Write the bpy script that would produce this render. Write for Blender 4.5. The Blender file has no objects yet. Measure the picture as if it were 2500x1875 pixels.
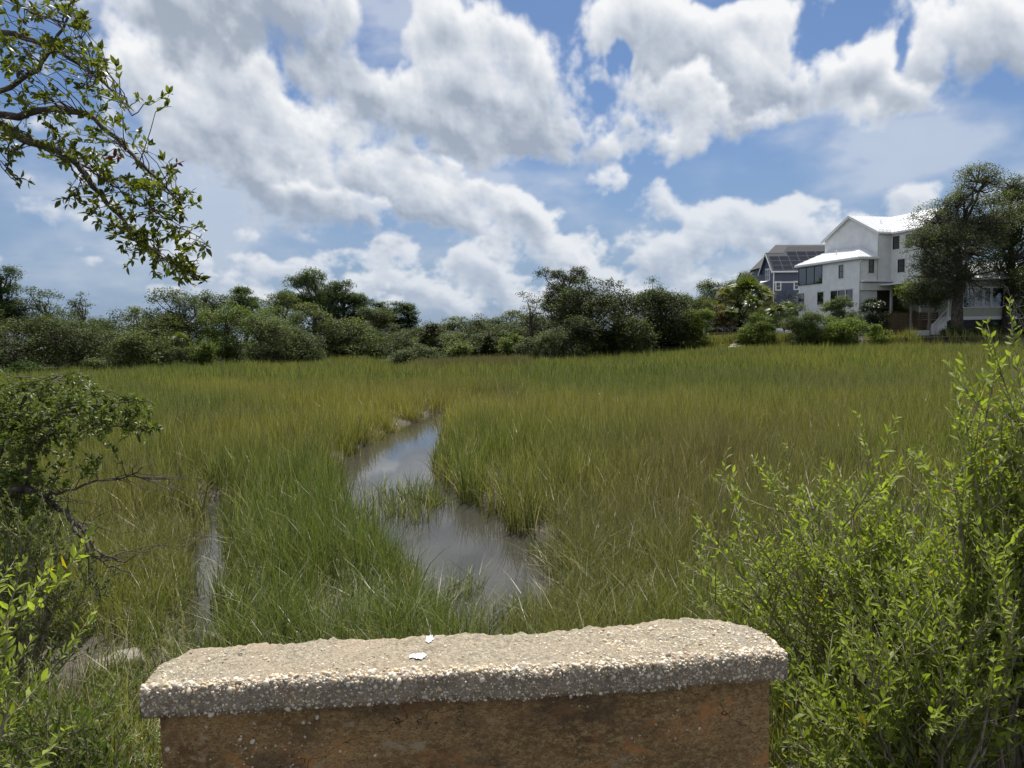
import bpy, bmesh, math, random
import numpy as np
from mathutils import Vector, Matrix, noise as mnoise

# ------------------------------------------------------------------ camera
SC = bpy.context.scene
COL = SC.collection
FPX = 1736.0                      # focal length in photo pixels (photo 2500 x 1875)
PITCH, ROLL, CAMH = math.radians(4.0), math.radians(1.0), 2.6
_f = np.array([0, math.cos(PITCH), -math.sin(PITCH)])
_r0 = np.array([1.0, 0, 0]); _u0 = np.array([0, math.sin(PITCH), math.cos(PITCH)])
_R = math.cos(ROLL) * _r0 - math.sin(ROLL) * _u0
_U = math.cos(ROLL) * _u0 + math.sin(ROLL) * _r0
cam_d = bpy.data.cameras.new('camera')
cam = bpy.data.objects.new('camera', cam_d); COL.objects.link(cam)
cam.matrix_world = Matrix(((_R[0], _U[0], -_f[0], 0), (_R[1], _U[1], -_f[1], 0), (_R[2], _U[2], -_f[2], CAMH), (0, 0, 0, 1)))
cam_d.sensor_fit = 'HORIZONTAL'; cam_d.sensor_width = 36.0; cam_d.lens = 36.0 * FPX / 2500
cam_d.clip_start = 0.05; cam_d.clip_end = 3000
SC.camera = cam
VS = SC.view_settings
VS.view_transform = 'Standard'; VS.look = 'None'; VS.gamma = 1.0; VS.use_curve_mapping = False
VS.exposure = 0.66
CY = SC.cycles; CY.max_bounces = 5; CY.diffuse_bounces = 2; CY.glossy_bounces = 2; CY.transmission_bounces = 3; CY.transparent_max_bounces = 4; CY.caustics_reflective = False; CY.caustics_refractive = False

def ray(px, py):
    return _f + _R * ((px - 1250) / FPX) + _U * ((937.5 - py) / FPX)
def G(px, py, z=0.0):             # where a pixel's line meets the level z
    d = ray(px, py); t = (z - CAMH) / d[2]
    return np.array([0, 0, CAMH]) + d * t
def D(px, py, dist):              # a pixel's point at a known depth
    d = ray(px, py); return np.array([0, 0, CAMH]) + d * (dist / d[1])
def to_px(P):
    q = np.asarray(P, float) - np.array([0, 0, CAMH])
    w = q @ _f
    return 1250 + FPX * (q @ _R) / w, 937.5 - FPX * (q @ _U) / w
def hy(px): return 815 - 0.0175 * (px - 1250)

# ------------------------------------------------------------------ world, sun
SUN_EL, SUN_AZ = math.radians(64), math.radians(10)   # azimuth from +Y towards +X
W = bpy.data.worlds.new('World'); SC.world = W; W.use_nodes = True

class NT:
    def __init__(s, tree): s.t = tree; s.n = tree.nodes; s.l = tree.links
    def node(s, typ, **kw):
        n = s.n.new(typ)
        for k, v in kw.items(): setattr(n, k, v)
        return n
    def put(s, sock, v):
        if isinstance(v, bpy.types.NodeSocket): s.l.new(v, sock)
        elif v is not None: sock.default_value = v
    def math(s, op, a, b=None, c=None, clamp=False):
        n = s.node('ShaderNodeMath', operation=op, use_clamp=clamp)
        for i, v in enumerate((a, b, c)): s.put(n.inputs[i], v) if v is not None else None
        return n.outputs[0]
    def vmath(s, op, a, b=None, scale=None):
        n = s.node('ShaderNodeVectorMath', operation=op)
        s.put(n.inputs[0], a)
        if b is not None: s.put(n.inputs[1], b)
        if scale is not None: s.put(n.inputs['Scale'], scale)
        return n.outputs['Value'] if op in ('LENGTH', 'DOT_PRODUCT', 'DISTANCE') else n.outputs[0]
    def noise(s, vec, scale, detail=4, rough=0.55, dist=0.0, lac=2.0, col=False):
        n = s.node('ShaderNodeTexNoise')
        s.put(n.inputs['Vector'], vec); s.put(n.inputs['Scale'], scale); s.put(n.inputs['Detail'], detail)
        s.put(n.inputs['Roughness'], rough); s.put(n.inputs['Distortion'], dist); s.put(n.inputs['Lacunarity'], lac)
        return n.outputs[1 if col else 0]
    def voro(s, vec, scale, feature='F1', out=0, detail=0, smooth=None):
        n = s.node('ShaderNodeTexVoronoi', feature=feature)
        s.put(n.inputs['Vector'], vec); s.put(n.inputs['Scale'], scale)
        if 'Detail' in n.inputs: s.put(n.inputs['Detail'], detail)
        if smooth is not None: s.put(n.inputs['Smoothness'], smooth)
        return n.outputs[out]
    def ramp(s, fac, a, b, lo=0.0, hi=1.0, interp='SMOOTHSTEP'):
        n = s.node('ShaderNodeMapRange', interpolation_type=interp)
        s.put(n.inputs[0], fac); s.put(n.inputs[1], a); s.put(n.inputs[2], b); s.put(n.inputs[3], lo); s.put(n.inputs[4], hi)
        return n.outputs[0]
    def mix(s, fac, a, b, blend='MIX'):
        n = s.node('ShaderNodeMix', data_type='RGBA', blend_type=blend)
        s.put(n.inputs[0], fac); s.put(n.inputs[6], a if not isinstance(a, tuple) else (*a, 1)[:4]); s.put(n.inputs[7], b if not isinstance(b, tuple) else (*b, 1)[:4])
        return n.outputs[2]

def azel(px, py):
    d = ray(px, py); d = d / np.linalg.norm(d)
    return math.atan2(d[0], d[1]), math.asin(d[2])

# cloud masses, far layer to near layer: centre and half size in photo pixels, tilt in degrees (down to the right > 0), weight
LAYERS = [
 [(2150, 490, 70, 75, -15, .95), (2060, 560, 160, 60, -12, .95), (1960, 620, 150, 60, -10, .8), (2130, 590, 120, 60, 0, .8),
  (1480, 450, 55, 45, -20, .8), (1590, 500, 85, 100, 10, .85), (1690, 450, 45, 50, 0, .7), (1700, 600, 150, 70, 0, .75), (1850, 530, 150, 50, -5, .7), (1640, 680, 240, 60, 5, .7),
  (1350, 650, 320, 60, 5, .75), (1000, 620, 270, 55, -4, .8), (680, 650, 140, 50, 12, .85), (560, 700, 110, 40, 18, .7),
  (960, 710, 200, 36, 5, .72), (1130, 700, 110, 45, 0, .65), (1250, 740, 320, 40, 0, .6), (570, 570, 170, 42, 14, .65),
  (330, 570, 120, 45, 5, .75), (170, 500, 120, 45, 5, .7), (205, 635, 55, 20, 14, .75), (330, 685, 75, 26, 20, .75), (1430, 580, 90, 50, 0, .6), (800, 740, 120, 30, 0, .5), (1480, 720, 160, 36, 0, .7), (450, 640, 90, 26, 10, .6), (1280, 585, 140, 30, 4, .6), (860, 640, 120, 30, 0, .6), (1790, 600, 110, 40, 0, .6), (90, 420, 90, 30, 0, .5), (30, 700, 110, 26, 0, .45)],
 [(600, 270, 260, 190, 30, .9), (860, 420, 330, 170, 28, 1.0), (1150, 505, 260, 100, 20, .95), (680, 400, 200, 100, 25, .7), (420, 150, 200, 150, 0, .6),
  (1560, 110, 200, 170, 40, .9), (1780, 215, 340, 110, 12, .95), (1950, 265, 280, 85, 5, .85), (1900, 80, 90, 70, 0, .7), (2080, 140, 100, 70, 40, .7), (1380, 390, 60, 40, 20, .4)],
 [(560, 20, 430, 150, 5, 1.0), (930, 170, 300, 150, 32, .85), (760, 500, 180, 55, 6, .75), (1190, 190, 240, 160, 15, 1.0), (1350, 310, 300, 100, 12, .85),
  (2370, 170, 220, 165, 0, 1.0), (2520, 60, 220, 150, 0, .9), (1680, 250, 150, 70, 20, .6), (1480, 330, 160, 60, 10, .7), (2130, 260, 120, 50, 0, .6), (1230, 360, 140, 50, 15, .6)]]
HOLES = [(935, 60, 75, 75, 35, 1.0), (1478, 150, 38, 85, -10, 1.1), (1760, 15, 80, 50, 0, .9), (2190, 95, 40, 65, -20, .8), (1060, 345, 60, 18, 25, .3),
         (1990, 400, 420, 80, -2, .8), (420, 490, 100, 60, 20, .6), (100, 600, 120, 70, 0, .3), (1330, 430, 110, 60, 10, .6), (1830, 640, 60, 30, 0, .3), (640, 600, 120, 18, 8, .4), (1250, 40, 40, 40, 0, .3)]
# cloud bodies thick enough to look grey from below
SHADES = [(560, 30, 270, 100, 4, .9), (850, 150, 180, 80, 35, .7), (760, 505, 130, 45, 6, .95), (1260, 290, 190, 60, 10, .55), (1990, 240, 120, 35, 0, .5), (2390, 210, 160, 70, 0, .5), (1660, 220, 110, 70, 30, .45), (980, 330, 150, 60, 30, .4), (1500, 200, 60, 90, 20, .3)]
SKY_EL1 = math.pi / 2
def lattice(nx, ny, seed):
    a = np.random.default_rng(seed).uniform(0, 2 * math.pi, (ny + 2, nx)).astype(np.float32)
    return np.cos(a), np.sin(a)
def perlin(x, y, px, seed):       # x in lattice units, periodic over px columns
    x0 = np.floor(x).astype(np.int32); y0 = np.floor(y).astype(np.int32)
    fx = (x - x0).astype(np.float32); fy = (y - y0).astype(np.float32)
    ymin = int(y0.min()); gx, gy = lattice(px, int(y0.max()) - ymin + 2, seed)
    y0 = y0 - ymin; xa = x0 % px; xb = (x0 + 1) % px; yb = y0 + 1
    u = fx * fx * fx * (fx * (fx * 6 - 15) + 10); v = fy * fy * fy * (fy * (fy * 6 - 15) + 10)
    n00 = gx[y0, xa] * fx + gy[y0, xa] * fy; n10 = gx[y0, xb] * (fx - 1) + gy[y0, xb] * fy
    n01 = gx[yb, xa] * fx + gy[yb, xa] * (fy - 1); n11 = gx[yb, xb] * (fx - 1) + gy[yb, xb] * (fy - 1)
    a = n00 + u * (n10 - n00); b = n01 + u * (n11 - n01)
    return (a + v * (b - a)) * 1.5
def fbm(az, el, cells, octs, gain, seed, billow=False):
    tot = 0; amp = 1.0; s = 0
    for o in range(octs):
        c = cells * 2 ** o
        n = perlin((az / (2 * math.pi) + .5) * c, el / (2 * math.pi) * c, c, seed + o)
        tot = tot + amp * ((np.abs(n) * 2 - .55) if billow else n); s += amp; amp *= gain
    return tot / s
def cloud_field(az, el, pw, CLOUDS, ls):         # pw: map pixels per radian, ls: layer seed
    wx = fbm(az, el, 26, 4, .5, 11 + ls); wy = fbm(az, el, 26, 4, .5, 31 + ls)
    a2 = az + .075 * wx; e2 = el + .05 * wy
    inside = np.clip((.95 - np.abs(az)) / .25, 0, 1) * np.clip((.68 - el) / .12, 0, 1)
    keep = np.ones_like(az); hole = np.zeros_like(az); drk = np.zeros_like(az)
    for lst, kind in ((CLOUDS, 1), (HOLES, 2), (SHADES, 0)):
        for (px, py, rx, ry, rot, amp) in lst:
            a0, e0 = azel(px, py)
            sx = (azel(px + rx, py)[0] - azel(px - rx, py)[0]) / 2; sy = (azel(px, py - ry)[1] - azel(px, py + ry)[1]) / 2
            c, s_ = math.cos(math.radians(rot)), math.sin(math.radians(rot))
            p = ((a2 - a0) * c - (e2 - e0) * s_) / sx; q = ((a2 - a0) * s_ + (e2 - e0) * c) / sy
            r2 = p * p + q * q
            g = amp * np.exp(-.85 * r2 ** 1.25)
            if kind == 1: keep *= 1 - np.clip(g, 0, .97)
            elif kind == 2: hole += g
            else: drk += g
    tot = (1 - keep) - hole
    big = fbm(az, el, 11, 3, .5, 91 + ls)
    tot = tot * inside + (1 - inside) * np.clip(.30 + 2.2 * big, 0, 1)
    lowf = np.clip((.45 - el) / .38, 0, 1)              # clouds low in the sky are far away, so small
    ev = el * (1.15 + .5 * lowf)
    n1 = fbm(az, ev, 44, 7, .54, 101 + ls); n2 = fbm(az, ev, 96, 6, .56, 121 + ls)
    b1 = fbm(az + .006 * wx, el * 1.1 + .006 * wy, 80, 6, .60, 141 + ls, True)
    d = tot - (.48 if ls == 0 else .39) + (1.2 - .45 * lowf) * n1 + (.42 + .55 * lowf) * n2 + .34 * b1
    sharp = .40 + .16 * np.clip(drk, 0, 1) + .10 * np.clip(fbm(az, el, 20, 2, .5, 77 + ls) * 2 + .2, 0, 1)
    al = np.clip((d + .05) / sharp, 0, 1); al = al * al * (3 - 2 * al)
    dens = np.clip(d, 0, 1.0); acc = np.zeros_like(d); pos = 0.0; hh = d.shape[0]
    for st in (.003, .004, .006, .009, .013, .019, .027, .036):
        pos += st; dy = max(1, int(round(pos * pw))); dx = int(round(.25 * pos * pw))
        sh = np.zeros_like(d)
        if dy < hh: sh[:hh - dy] = np.roll(dens, dx, axis=1)[dy:]
        acc += sh * st
    L = np.exp(-acc * 17.0)
    b0 = fbm(az + .02 * wx, el * 1.3 + .015 * wy, 40, 7, .55, 181 + ls, True)
    hgt = np.clip(d + .05, 0, 1.3) ** .75 + .55 * b0 + .25 * n2
    slope = 0
    for kr, wt in ((.0035, .55), (.010, .55), (.024, .35)):
        k = max(1, int(round(kr * pw)))
        gy = np.zeros_like(d); gy[k:-k] = hgt[2 * k:] - hgt[:-2 * k]; gx = np.zeros_like(d); gx[:, k:-k] = hgt[:, 2 * k:] - hgt[:, :-2 * k]
        slope = slope + wt * np.clip((-gy - .35 * gx) * (kr * pw / k), -.6, .6)
    body = np.clip(d / .9, 0, 1)
    t = .45 + .48 * L + .62 * slope - .30 * body + .30 * n1 + .16 * n2 - .55 * drk * body ** .4 - .08 * np.clip((el - .25) / .35, 0, 1)
    t = t + .20 * np.clip(1 - d / .30, 0, 1) * (1 - np.clip(drk, 0, 1))
    return al * .97, np.clip(t, 0, 1)
def cloud_stack(az, el, pw):
    # a thin milky veil, then the layers of cumulus from far to near
    v = fbm(az, el * 2.2, 22, 6, .55, 301)
    low = np.exp(-((el - .10) / .13) ** 2)
    lft = np.exp(-((az + .42) / .20) ** 2 - ((el - .46) / .16) ** 2)
    al = np.clip(.10 + 1.2 * v + .26 * low + .5 * lft, 0, .60); al = al * al * 1.3; t = np.full_like(al, .66) + .4 * v
    for i, ly in enumerate(LAYERS):
        a, s = cloud_field(az, el, pw, ly, 1000 * i)
        if i == 0: a = a * .88
        al2 = a + al * (1 - a); t = (s * a + t * al * (1 - a)) / np.maximum(al2, 1e-4); al = al2
    return al, np.clip(t, 0, 1)
def cloud_map(w=4096, h=1024):
    q = 4
    az = np.linspace(-math.pi, math.pi, w // q, endpoint=False, dtype=np.float32)[None, :] + np.zeros((h // q, 1), np.float32)
    el = np.linspace(0, SKY_EL1, h // q, dtype=np.float32)[:, None] + np.zeros((1, w // q), np.float32)
    lo = [np.repeat(np.repeat(m, q, 0), q, 1) for m in cloud_stack(az, el, w / q / 6.2832)]
    c0, c1 = int(w * (.5 - .9 / 6.2832)), int(w * (.5 + .9 / 6.2832)); r1 = int(h * .70 / SKY_EL1)
    az = np.linspace(-math.pi, math.pi, w, endpoint=False, dtype=np.float32)[None, c0:c1] + np.zeros((r1, 1), np.float32)
    el = np.linspace(0, SKY_EL1, h, dtype=np.float32)[:r1, None] + np.zeros((1, c1 - c0), np.float32)
    m = np.clip((.88 - np.abs(az)) / .06, 0, 1) * np.clip((.66 - el) / .05, 0, 1)
    for a, b in zip(lo, cloud_stack(az, el, w / 6.2832)):
        a[:r1, c0:c1] = a[:r1, c0:c1] * (1 - m) + b * m
    return lo

def build_world():
    k = NT(W.node_tree)
    k.n.clear()
    out = k.node('ShaderNodeOutputWorld'); bg = k.node('ShaderNodeBackground'); bg.inputs[1].default_value = SKY
    k.l.new(bg.outputs[0], out.inputs[0])
    sky = k.node('ShaderNodeTexSky', sky_type='NISHITA'); sky.sun_disc = False
    sky.sun_elevation = SUN_EL; sky.sun_rotation = SUN_AZ; sky.air_density = 1.0; sky.dust_density = 1.0; sky.ozone_density = 1.6
    tc = k.node('ShaderNodeTexCoord')
    v = k.vmath('NORMALIZE', tc.outputs['Generated'])
    sep = k.node('ShaderNodeSeparateXYZ'); k.put(sep.inputs[0], v)
    az = k.math('ARCTAN2', sep.outputs[0], sep.outputs[1]); el = k.math('ARCSINE', sep.outputs[2])
    uv = k.node('ShaderNodeCombineXYZ')
    k.put(uv.inputs[0], k.math('MULTIPLY_ADD', az, 1 / (2 * math.pi), .5)); k.put(uv.inputs[1], k.math('MULTIPLY', el, 1 / SKY_EL1))
    al, sh = cloud_map()
    h_, w_ = al.shape
    buf = np.ones((h_, w_, 4), np.float32); buf[..., 0] = sh; buf[..., 1] = al; buf[..., 2] = 0
    img = bpy.data.images.new('cloud_map', w_, h_, alpha=False, float_buffer=True); img.colorspace_settings.name = 'Non-Color'
    img.pixels.foreach_set(buf.ravel()); img.update(); img.pack()
    ti = k.node('ShaderNodeTexImage', interpolation='Cubic', extension='EXTEND'); ti.image = img; k.put(ti.inputs[0], uv.outputs[0])
    cs = k.node('ShaderNodeSeparateXYZ'); k.put(cs.inputs[0], ti.outputs[0])
    c = k.mix(k.ramp(cs.outputs[0], 0, .45, 0, 1, 'LINEAR'), CLOUD_DARK, CLOUD_MID)
    c = k.mix(k.ramp(cs.outputs[0], .45, 1, 0, 1, 'LINEAR'), c, CLOUD_LIGHT)
    hz = k.ramp(sep.outputs[2], 0.0, .34, .75, 0)
    skyc = k.mix(hz, k.mix(1.0, sky.outputs[0], SKY_TINT, 'MULTIPLY'), HAZE)
    col = k.mix(cs.outputs[1], skyc, k.mix(k.math('MULTIPLY', hz, .35), c, HAZE))
    k.put(bg.inputs[0], col)

SKY = 0.10
SKY_TINT = (.37, .455, .57)
CLOUD_DARK, CLOUD_MID, CLOUD_LIGHT, HAZE = (2.3, 2.65, 3.2), (3.85, 4.15, 4.6), (6.0, 6.05, 6.1), (1.75, 2.4, 3.55)
build_world()
sun_d = bpy.data.lights.new('sun', 'SUN'); sun_d.energy = 4.6; sun_d.angle = math.radians(0.53); sun_d.color = (1.0, 0.955, 0.88)
sun = bpy.data.objects.new('sun', sun_d); COL.objects.link(sun)
sun.rotation_euler = (math.pi / 2 - SUN_EL, 0, math.pi - SUN_AZ)
sun.location = (0, 0, 60)

# ------------------------------------------------------------------ mesh helpers
def mesh_np(name, V, Q=None, T=None, attrs=None, smooth=False):
    V = np.asarray(V, np.float32).reshape(-1, 3)
    Q = np.zeros((0, 4), np.int32) if Q is None or len(Q) == 0 else np.asarray(Q, np.int32).reshape(-1, 4)
    T = np.zeros((0, 3), np.int32) if T is None or len(T) == 0 else np.asarray(T, np.int32).reshape(-1, 3)
    me = bpy.data.meshes.new(name)
    me.vertices.add(len(V)); me.vertices.foreach_set('co', V.ravel())
    nl = Q.size + T.size
    me.loops.add(nl); me.loops.foreach_set('vertex_index', np.concatenate([Q.ravel(), T.ravel()]).astype(np.int32))
    me.polygons.add(len(Q) + len(T))
    st = np.concatenate([np.arange(len(Q)) * 4, Q.size + np.arange(len(T)) * 3]).astype(np.int32)
    me.polygons.foreach_set('loop_start', st)
    me.polygons.foreach_set('use_smooth', np.full(len(st), bool(smooth)))
    me.update(calc_edges=True); me.validate()
    for k, a in (attrs or {}).items():
        at = me.attributes.new(k, 'FLOAT', 'POINT'); at.data.foreach_set('value', np.asarray(a, np.float32).ravel())
    return me

class MB:
    def __init__(s): s.V = []; s.Q = []; s.T = []; s.n = 0; s.A = {}
    def add(s, V, Q=None, T=None, **attrs):
        V = np.asarray(V, float).reshape(-1, 3)
        s.V.append(V)
        if Q is not None and len(Q): s.Q.append(np.asarray(Q, int).reshape(-1, 4) + s.n)
        if T is not None and len(T): s.T.append(np.asarray(T, int).reshape(-1, 3) + s.n)
        for k, a in attrs.items(): s.A.setdefault(k, []).append(np.broadcast_to(np.asarray(a, float), (len(V),)))
        s.n += len(V)
    def box(s, lo, hi, M=None):
        x0, y0, z0 = lo; x1, y1, z1 = hi
        V = np.array([(x0, y0, z0), (x1, y0, z0), (x1, y1, z0), (x0, y1, z0), (x0, y0, z1), (x1, y0, z1), (x1, y1, z1), (x0, y1, z1)], float)
        if M is not None: V = V @ np.asarray(M)[:3, :3].T + np.asarray(M)[:3, 3]
        s.add(V, [(0, 3, 2, 1), (4, 5, 6, 7), (0, 1, 5, 4), (1, 2, 6, 5), (2, 3, 7, 6), (3, 0, 4, 7)])
    def tube(s, P, R, n=7, cap=True, **attrs):
        P = np.asarray(P, float); m = len(P); R = np.broadcast_to(np.asarray(R, float), (m,))
        d = np.gradient(P, axis=0); d /= np.linalg.norm(d, axis=1, keepdims=True) + 1e-9
        ref = np.array([0, 0, 1.0]) if abs(d[:, 2]).mean() < .8 else np.array([1.0, 0, 0])
        a = np.cross(d, ref); a /= np.linalg.norm(a, axis=1, keepdims=True) + 1e-9; b = np.cross(d, a)
        th = np.arange(n) * 2 * math.pi / n
        V = P[:, None] + R[:, None, None] * (np.cos(th)[None, :, None] * a[:, None] + np.sin(th)[None, :, None] * b[:, None])
        i = np.arange(m - 1)[:, None] * n; j = np.arange(n)[None]; j2 = (j + 1) % n
        Q = np.stack([i + j, i + j2, i + n + j2, i + n + j], -1).reshape(-1, 4)
        V = V.reshape(-1, 3); T = None
        if cap:
            V = np.vstack([V, P[-1:], P[:1]]); e = (m - 1) * n; c = m * n
            T = [(e + q, e + (q + 1) % n, c) for q in range(n)] + [((q + 1) % n, q, c + 1) for q in range(n)]
        s.add(V, Q, T, **attrs)
    def mesh(s, name, smooth=False):
        return mesh_np(name, np.vstack(s.V) if s.V else np.zeros((0, 3)), np.vstack(s.Q) if s.Q else None, np.vstack(s.T) if s.T else None,
                       {k: np.concatenate(v) for k, v in s.A.items()}, smooth)
    def build(s, name, mat, parent=None, smooth=False): return link(name, s.mesh(name, smooth), mat, parent)

def link(name, me, mat=None, parent=None, loc=None):
    o = bpy.data.objects.new(name, me); COL.objects.link(o)
    if mat is not None and me is not None and len(me.materials) == 0: me.materials.append(mat)
    if parent is not None: o.parent = parent
    if loc is not None: o.location = loc
    return o
def tag(o, label=None, cat=None, group=None, kind=None):
    for k, v in (('label', label), ('category', cat), ('group', group), ('kind', kind)):
        if v: o[k] = v
    return o
def thing(name, label, cat, loc=(0, 0, 0), rotz=0.0, group=None):
    o = bpy.data.objects.new(name, None); COL.objects.link(o); o.location = loc; o.rotation_euler = (0, 0, rotz); o.empty_display_size = .2
    return tag(o, label, cat, group)

# ------------------------------------------------------------------ materials
def mat(name):
    m = bpy.data.materials.new(name); m.use_nodes = True
    k = NT(m.node_tree); k.n.clear()
    out = k.node('ShaderNodeOutputMaterial'); b = k.node('ShaderNodeBsdfPrincipled'); k.l.new(b.outputs[0], out.inputs[0])
    return m, k, b, out
def simple(name, col, rough=.6, spec=.4, metal=0.0, var=.12, nscale=6.0, bump=0.0, bscale=60):
    m, k, b, out = mat(name)
    tc = k.node('ShaderNodeTexCoord'); n = k.noise(tc.outputs['Object'], nscale, 5, .6)
    f = k.ramp(n, .25, .75, 1 - var, 1 + var, 'LINEAR')
    k.put(b.inputs['Base Color'], k.mix(1.0, (*col, 1), k.vmath('SCALE', (1, 1, 1), scale=f), 'MULTIPLY'))
    b.inputs['Roughness'].default_value = rough; b.inputs['Specular IOR Level'].default_value = spec; b.inputs['Metallic'].default_value = metal
    if bump:
        bn = k.node('ShaderNodeBump'); bn.inputs['Strength'].default_value = bump; bn.inputs['Distance'].default_value = .02
        k.put(bn.inputs['Height'], k.noise(tc.outputs['Object'], bscale, 6, .65)); k.l.new(bn.outputs[0], b.inputs['Normal'])
    return m
def leafmat(name, dark, light, trans=.3, rough=.6, spec=.15, odd=None, tcol=1.5):
    m, k, b, out = mat(name)
    at = k.node('ShaderNodeAttribute', attribute_name='v')
    oi = k.node('ShaderNodeObjectInfo')
    c = k.mix(at.outputs['Fac'], dark, light)
    if odd is not None: c = k.mix(k.ramp(at.outputs['Fac'], .985, .99, 0, 1), c, odd)
    c = k.mix(1.0, c, k.vmath('SCALE', (1, 1, 1), scale=k.ramp(oi.outputs['Random'], 0, 1, .86, 1.16, 'LINEAR')), 'MULTIPLY')
    k.put(b.inputs['Base Color'], c); b.inputs['Roughness'].default_value = rough; b.inputs['Specular IOR Level'].default_value = spec
    tr = k.node('ShaderNodeBsdfTranslucent'); k.put(tr.inputs[0], k.mix(1.0, c, (1.25 * tcol / 1.5, 1.35 * tcol / 1.5, .55 * tcol / 1.5), 'MULTIPLY'))
    mx = k.node('ShaderNodeMixShader'); mx.inputs[0].default_value = trans
    k.l.new(b.outputs[0], mx.inputs[1]); k.l.new(tr.outputs[0], mx.inputs[2]); k.l.new(mx.outputs[0], out.inputs[0])
    return m
def barkmat(name, a, b_, scale=9):
    m, k, b, out = mat(name)
    tc = k.node('ShaderNodeTexCoord'); mp = k.node('ShaderNodeMapping'); mp.inputs['Scale'].default_value = (1, 1, .35); k.l.new(tc.outputs['Object'], mp.inputs[0])
    n = k.noise(mp.outputs[0], scale, 6, .65)
    k.put(b.inputs['Base Color'], k.mix(k.ramp(n, .35, .65), a, b_)); b.inputs['Roughness'].default_value = .9
    bn = k.node('ShaderNodeBump'); bn.inputs['Strength'].default_value = .7; bn.inputs['Distance'].default_value = .02; k.put(bn.inputs['Height'], n); k.l.new(bn.outputs[0], b.inputs['Normal'])
    return m
M = {}
M['oak'] = leafmat('leaf_oak', (.034, .050, .018), (.128, .152, .054), .32)
M['oak_grey'] = leafmat('leaf_oak_grey', (.034, .048, .020), (.120, .145, .058), .30)
M['bright'] = leafmat('leaf_bright', (.050, .082, .016), (.150, .185, .040), .34)
M['pine'] = leafmat('leaf_pine', (.028, .052, .018), (.098, .138, .046), .28)
M['pale'] = leafmat('leaf_pale', (.045, .062, .028), (.115, .135, .062), .28)
M['cedar'] = leafmat('leaf_cedar', (.020, .028, .009), (.062, .070, .020), .18)
M['elder'] = leafmat('leaf_elder', (.105, .145, .020), (.36, .42, .085), .46, .5, .25, (.40, .30, .02))
M['elder_dark'] = leafmat('leaf_elder_dark', (.050, .080, .016), (.180, .230, .050), .40, .5, .25, (.30, .24, .03))
M['branch_leaf'] = leafmat('leaf_branch', (.040, .056, .012), (.165, .180, .032), .42, .4, .3, (.09, .02, .016))
M['yaupon'] = leafmat('leaf_yaupon', (.050, .074, .018), (.170, .205, .050), .34, .42, .2)
M['palm'] = leafmat('leaf_palm', (.050, .080, .018), (.150, .175, .045), .3, .4, .4)
M['palm_pale'] = leafmat('leaf_palm_pale', (.10, .11, .04), (.28, .27, .12), .3)
M['palmetto'] = leafmat('leaf_palmetto', (.015, .030, .016), (.05, .075, .035), .15)
M['bark'] = barkmat('bark', (.035, .028, .022), (.12, .10, .085))
M['bark_grey'] = barkmat('bark_grey', (.08, .072, .062), (.26, .235, .20), 30)
M['twig'] = barkmat('twig', (.14, .115, .085), (.34, .29, .22), 40)
M['palm_bark'] = barkmat('palm_bark', (.10, .08, .055), (.26, .21, .15), 6)

# ------------------------------------------------------------------ terrain
EDGE = [(-260, 45), (0, 46), (250, 52), (480, 52), (640, 54), (690, 58), (840, 64), (930, 56), (992, 47), (1130, 50), (1270, 51), (1360, 52), (1500, 55), (1700, 61), (1830, 61), (1960, 60), (2100, 59.5), (2300, 59), (2500, 58), (2800, 57)]  # photo column, depth of the marsh edge
_ea = np.array([(x - 1250) / FPX for x, y in EDGE])
_ed = np.array([d_ for x, d_ in EDGE])
_ba = np.array([-.9, -.1, .08, .15, .22, .3, .9]); _bh = np.array([.55, .5, .6, .8, 1.15, 1.3, 1.3])
def edge_dist(X, Y):
    a = np.clip(X / np.maximum(Y, 1.0), -.95, .95)
    return Y - np.interp(a, _ea, _ed)
rows = [(1352, 1050, 1100), (1290, 1050, 1215), (1230, 925, 1205), (1180, 905, 1165), (1135, 850, 1118), (1090, 790, 1030), (1050, 735, 965), (1000, 735, 955), (960, 790, 957), (930, 850, 962), (912, 900, 972), (898, 930, 990), (885, 960, 1060), (876, 1000, 1120), (868, 1060, 1150)]
CREEK = np.array([G(a * 1.13, y * 1.13, 0)[:2] * (.80 if y >= 1130 else .82 if y >= 1080 else .86 if y >= 1040 else 1.0) for y, a, b in rows] + [G(b * 1.13, y * 1.13, 0)[:2] for y, a, b in rows[::-1]])
drow = [(1440, 400, 472), (1370, 402, 482), (1200, 408, 504), (1130, 424, 506), (1080, 442, 502)]
DITCH = np.array([G(a * 1.13, y * 1.13, 0)[:2] for y, a, b in drow] + [G(b * 1.13, y * 1.13, 0)[:2] for y, a, b in drow[::-1]])
def sdf(P, poly):                 # < 0 inside
    x, y = P[:, 0], P[:, 1]; best = np.full(len(P), 1e9); ins = np.zeros(len(P), bool)
    for (x0, y0), (x1, y1) in zip(poly, np.roll(poly, -1, 0)):
        dx, dy = x1 - x0, y1 - y0
        t = np.clip(((x - x0) * dx + (y - y0) * dy) / (dx * dx + dy * dy + 1e-9), 0, 1)
        best = np.minimum(best, np.hypot(x - x0 - t * dx, y - y0 - t * dy))
        ins ^= ((y0 > y) != (y1 > y)) & (x < dx * (y - y0) / (dy + 1e-12) + x0)
    return np.where(ins, -best, best)
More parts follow.
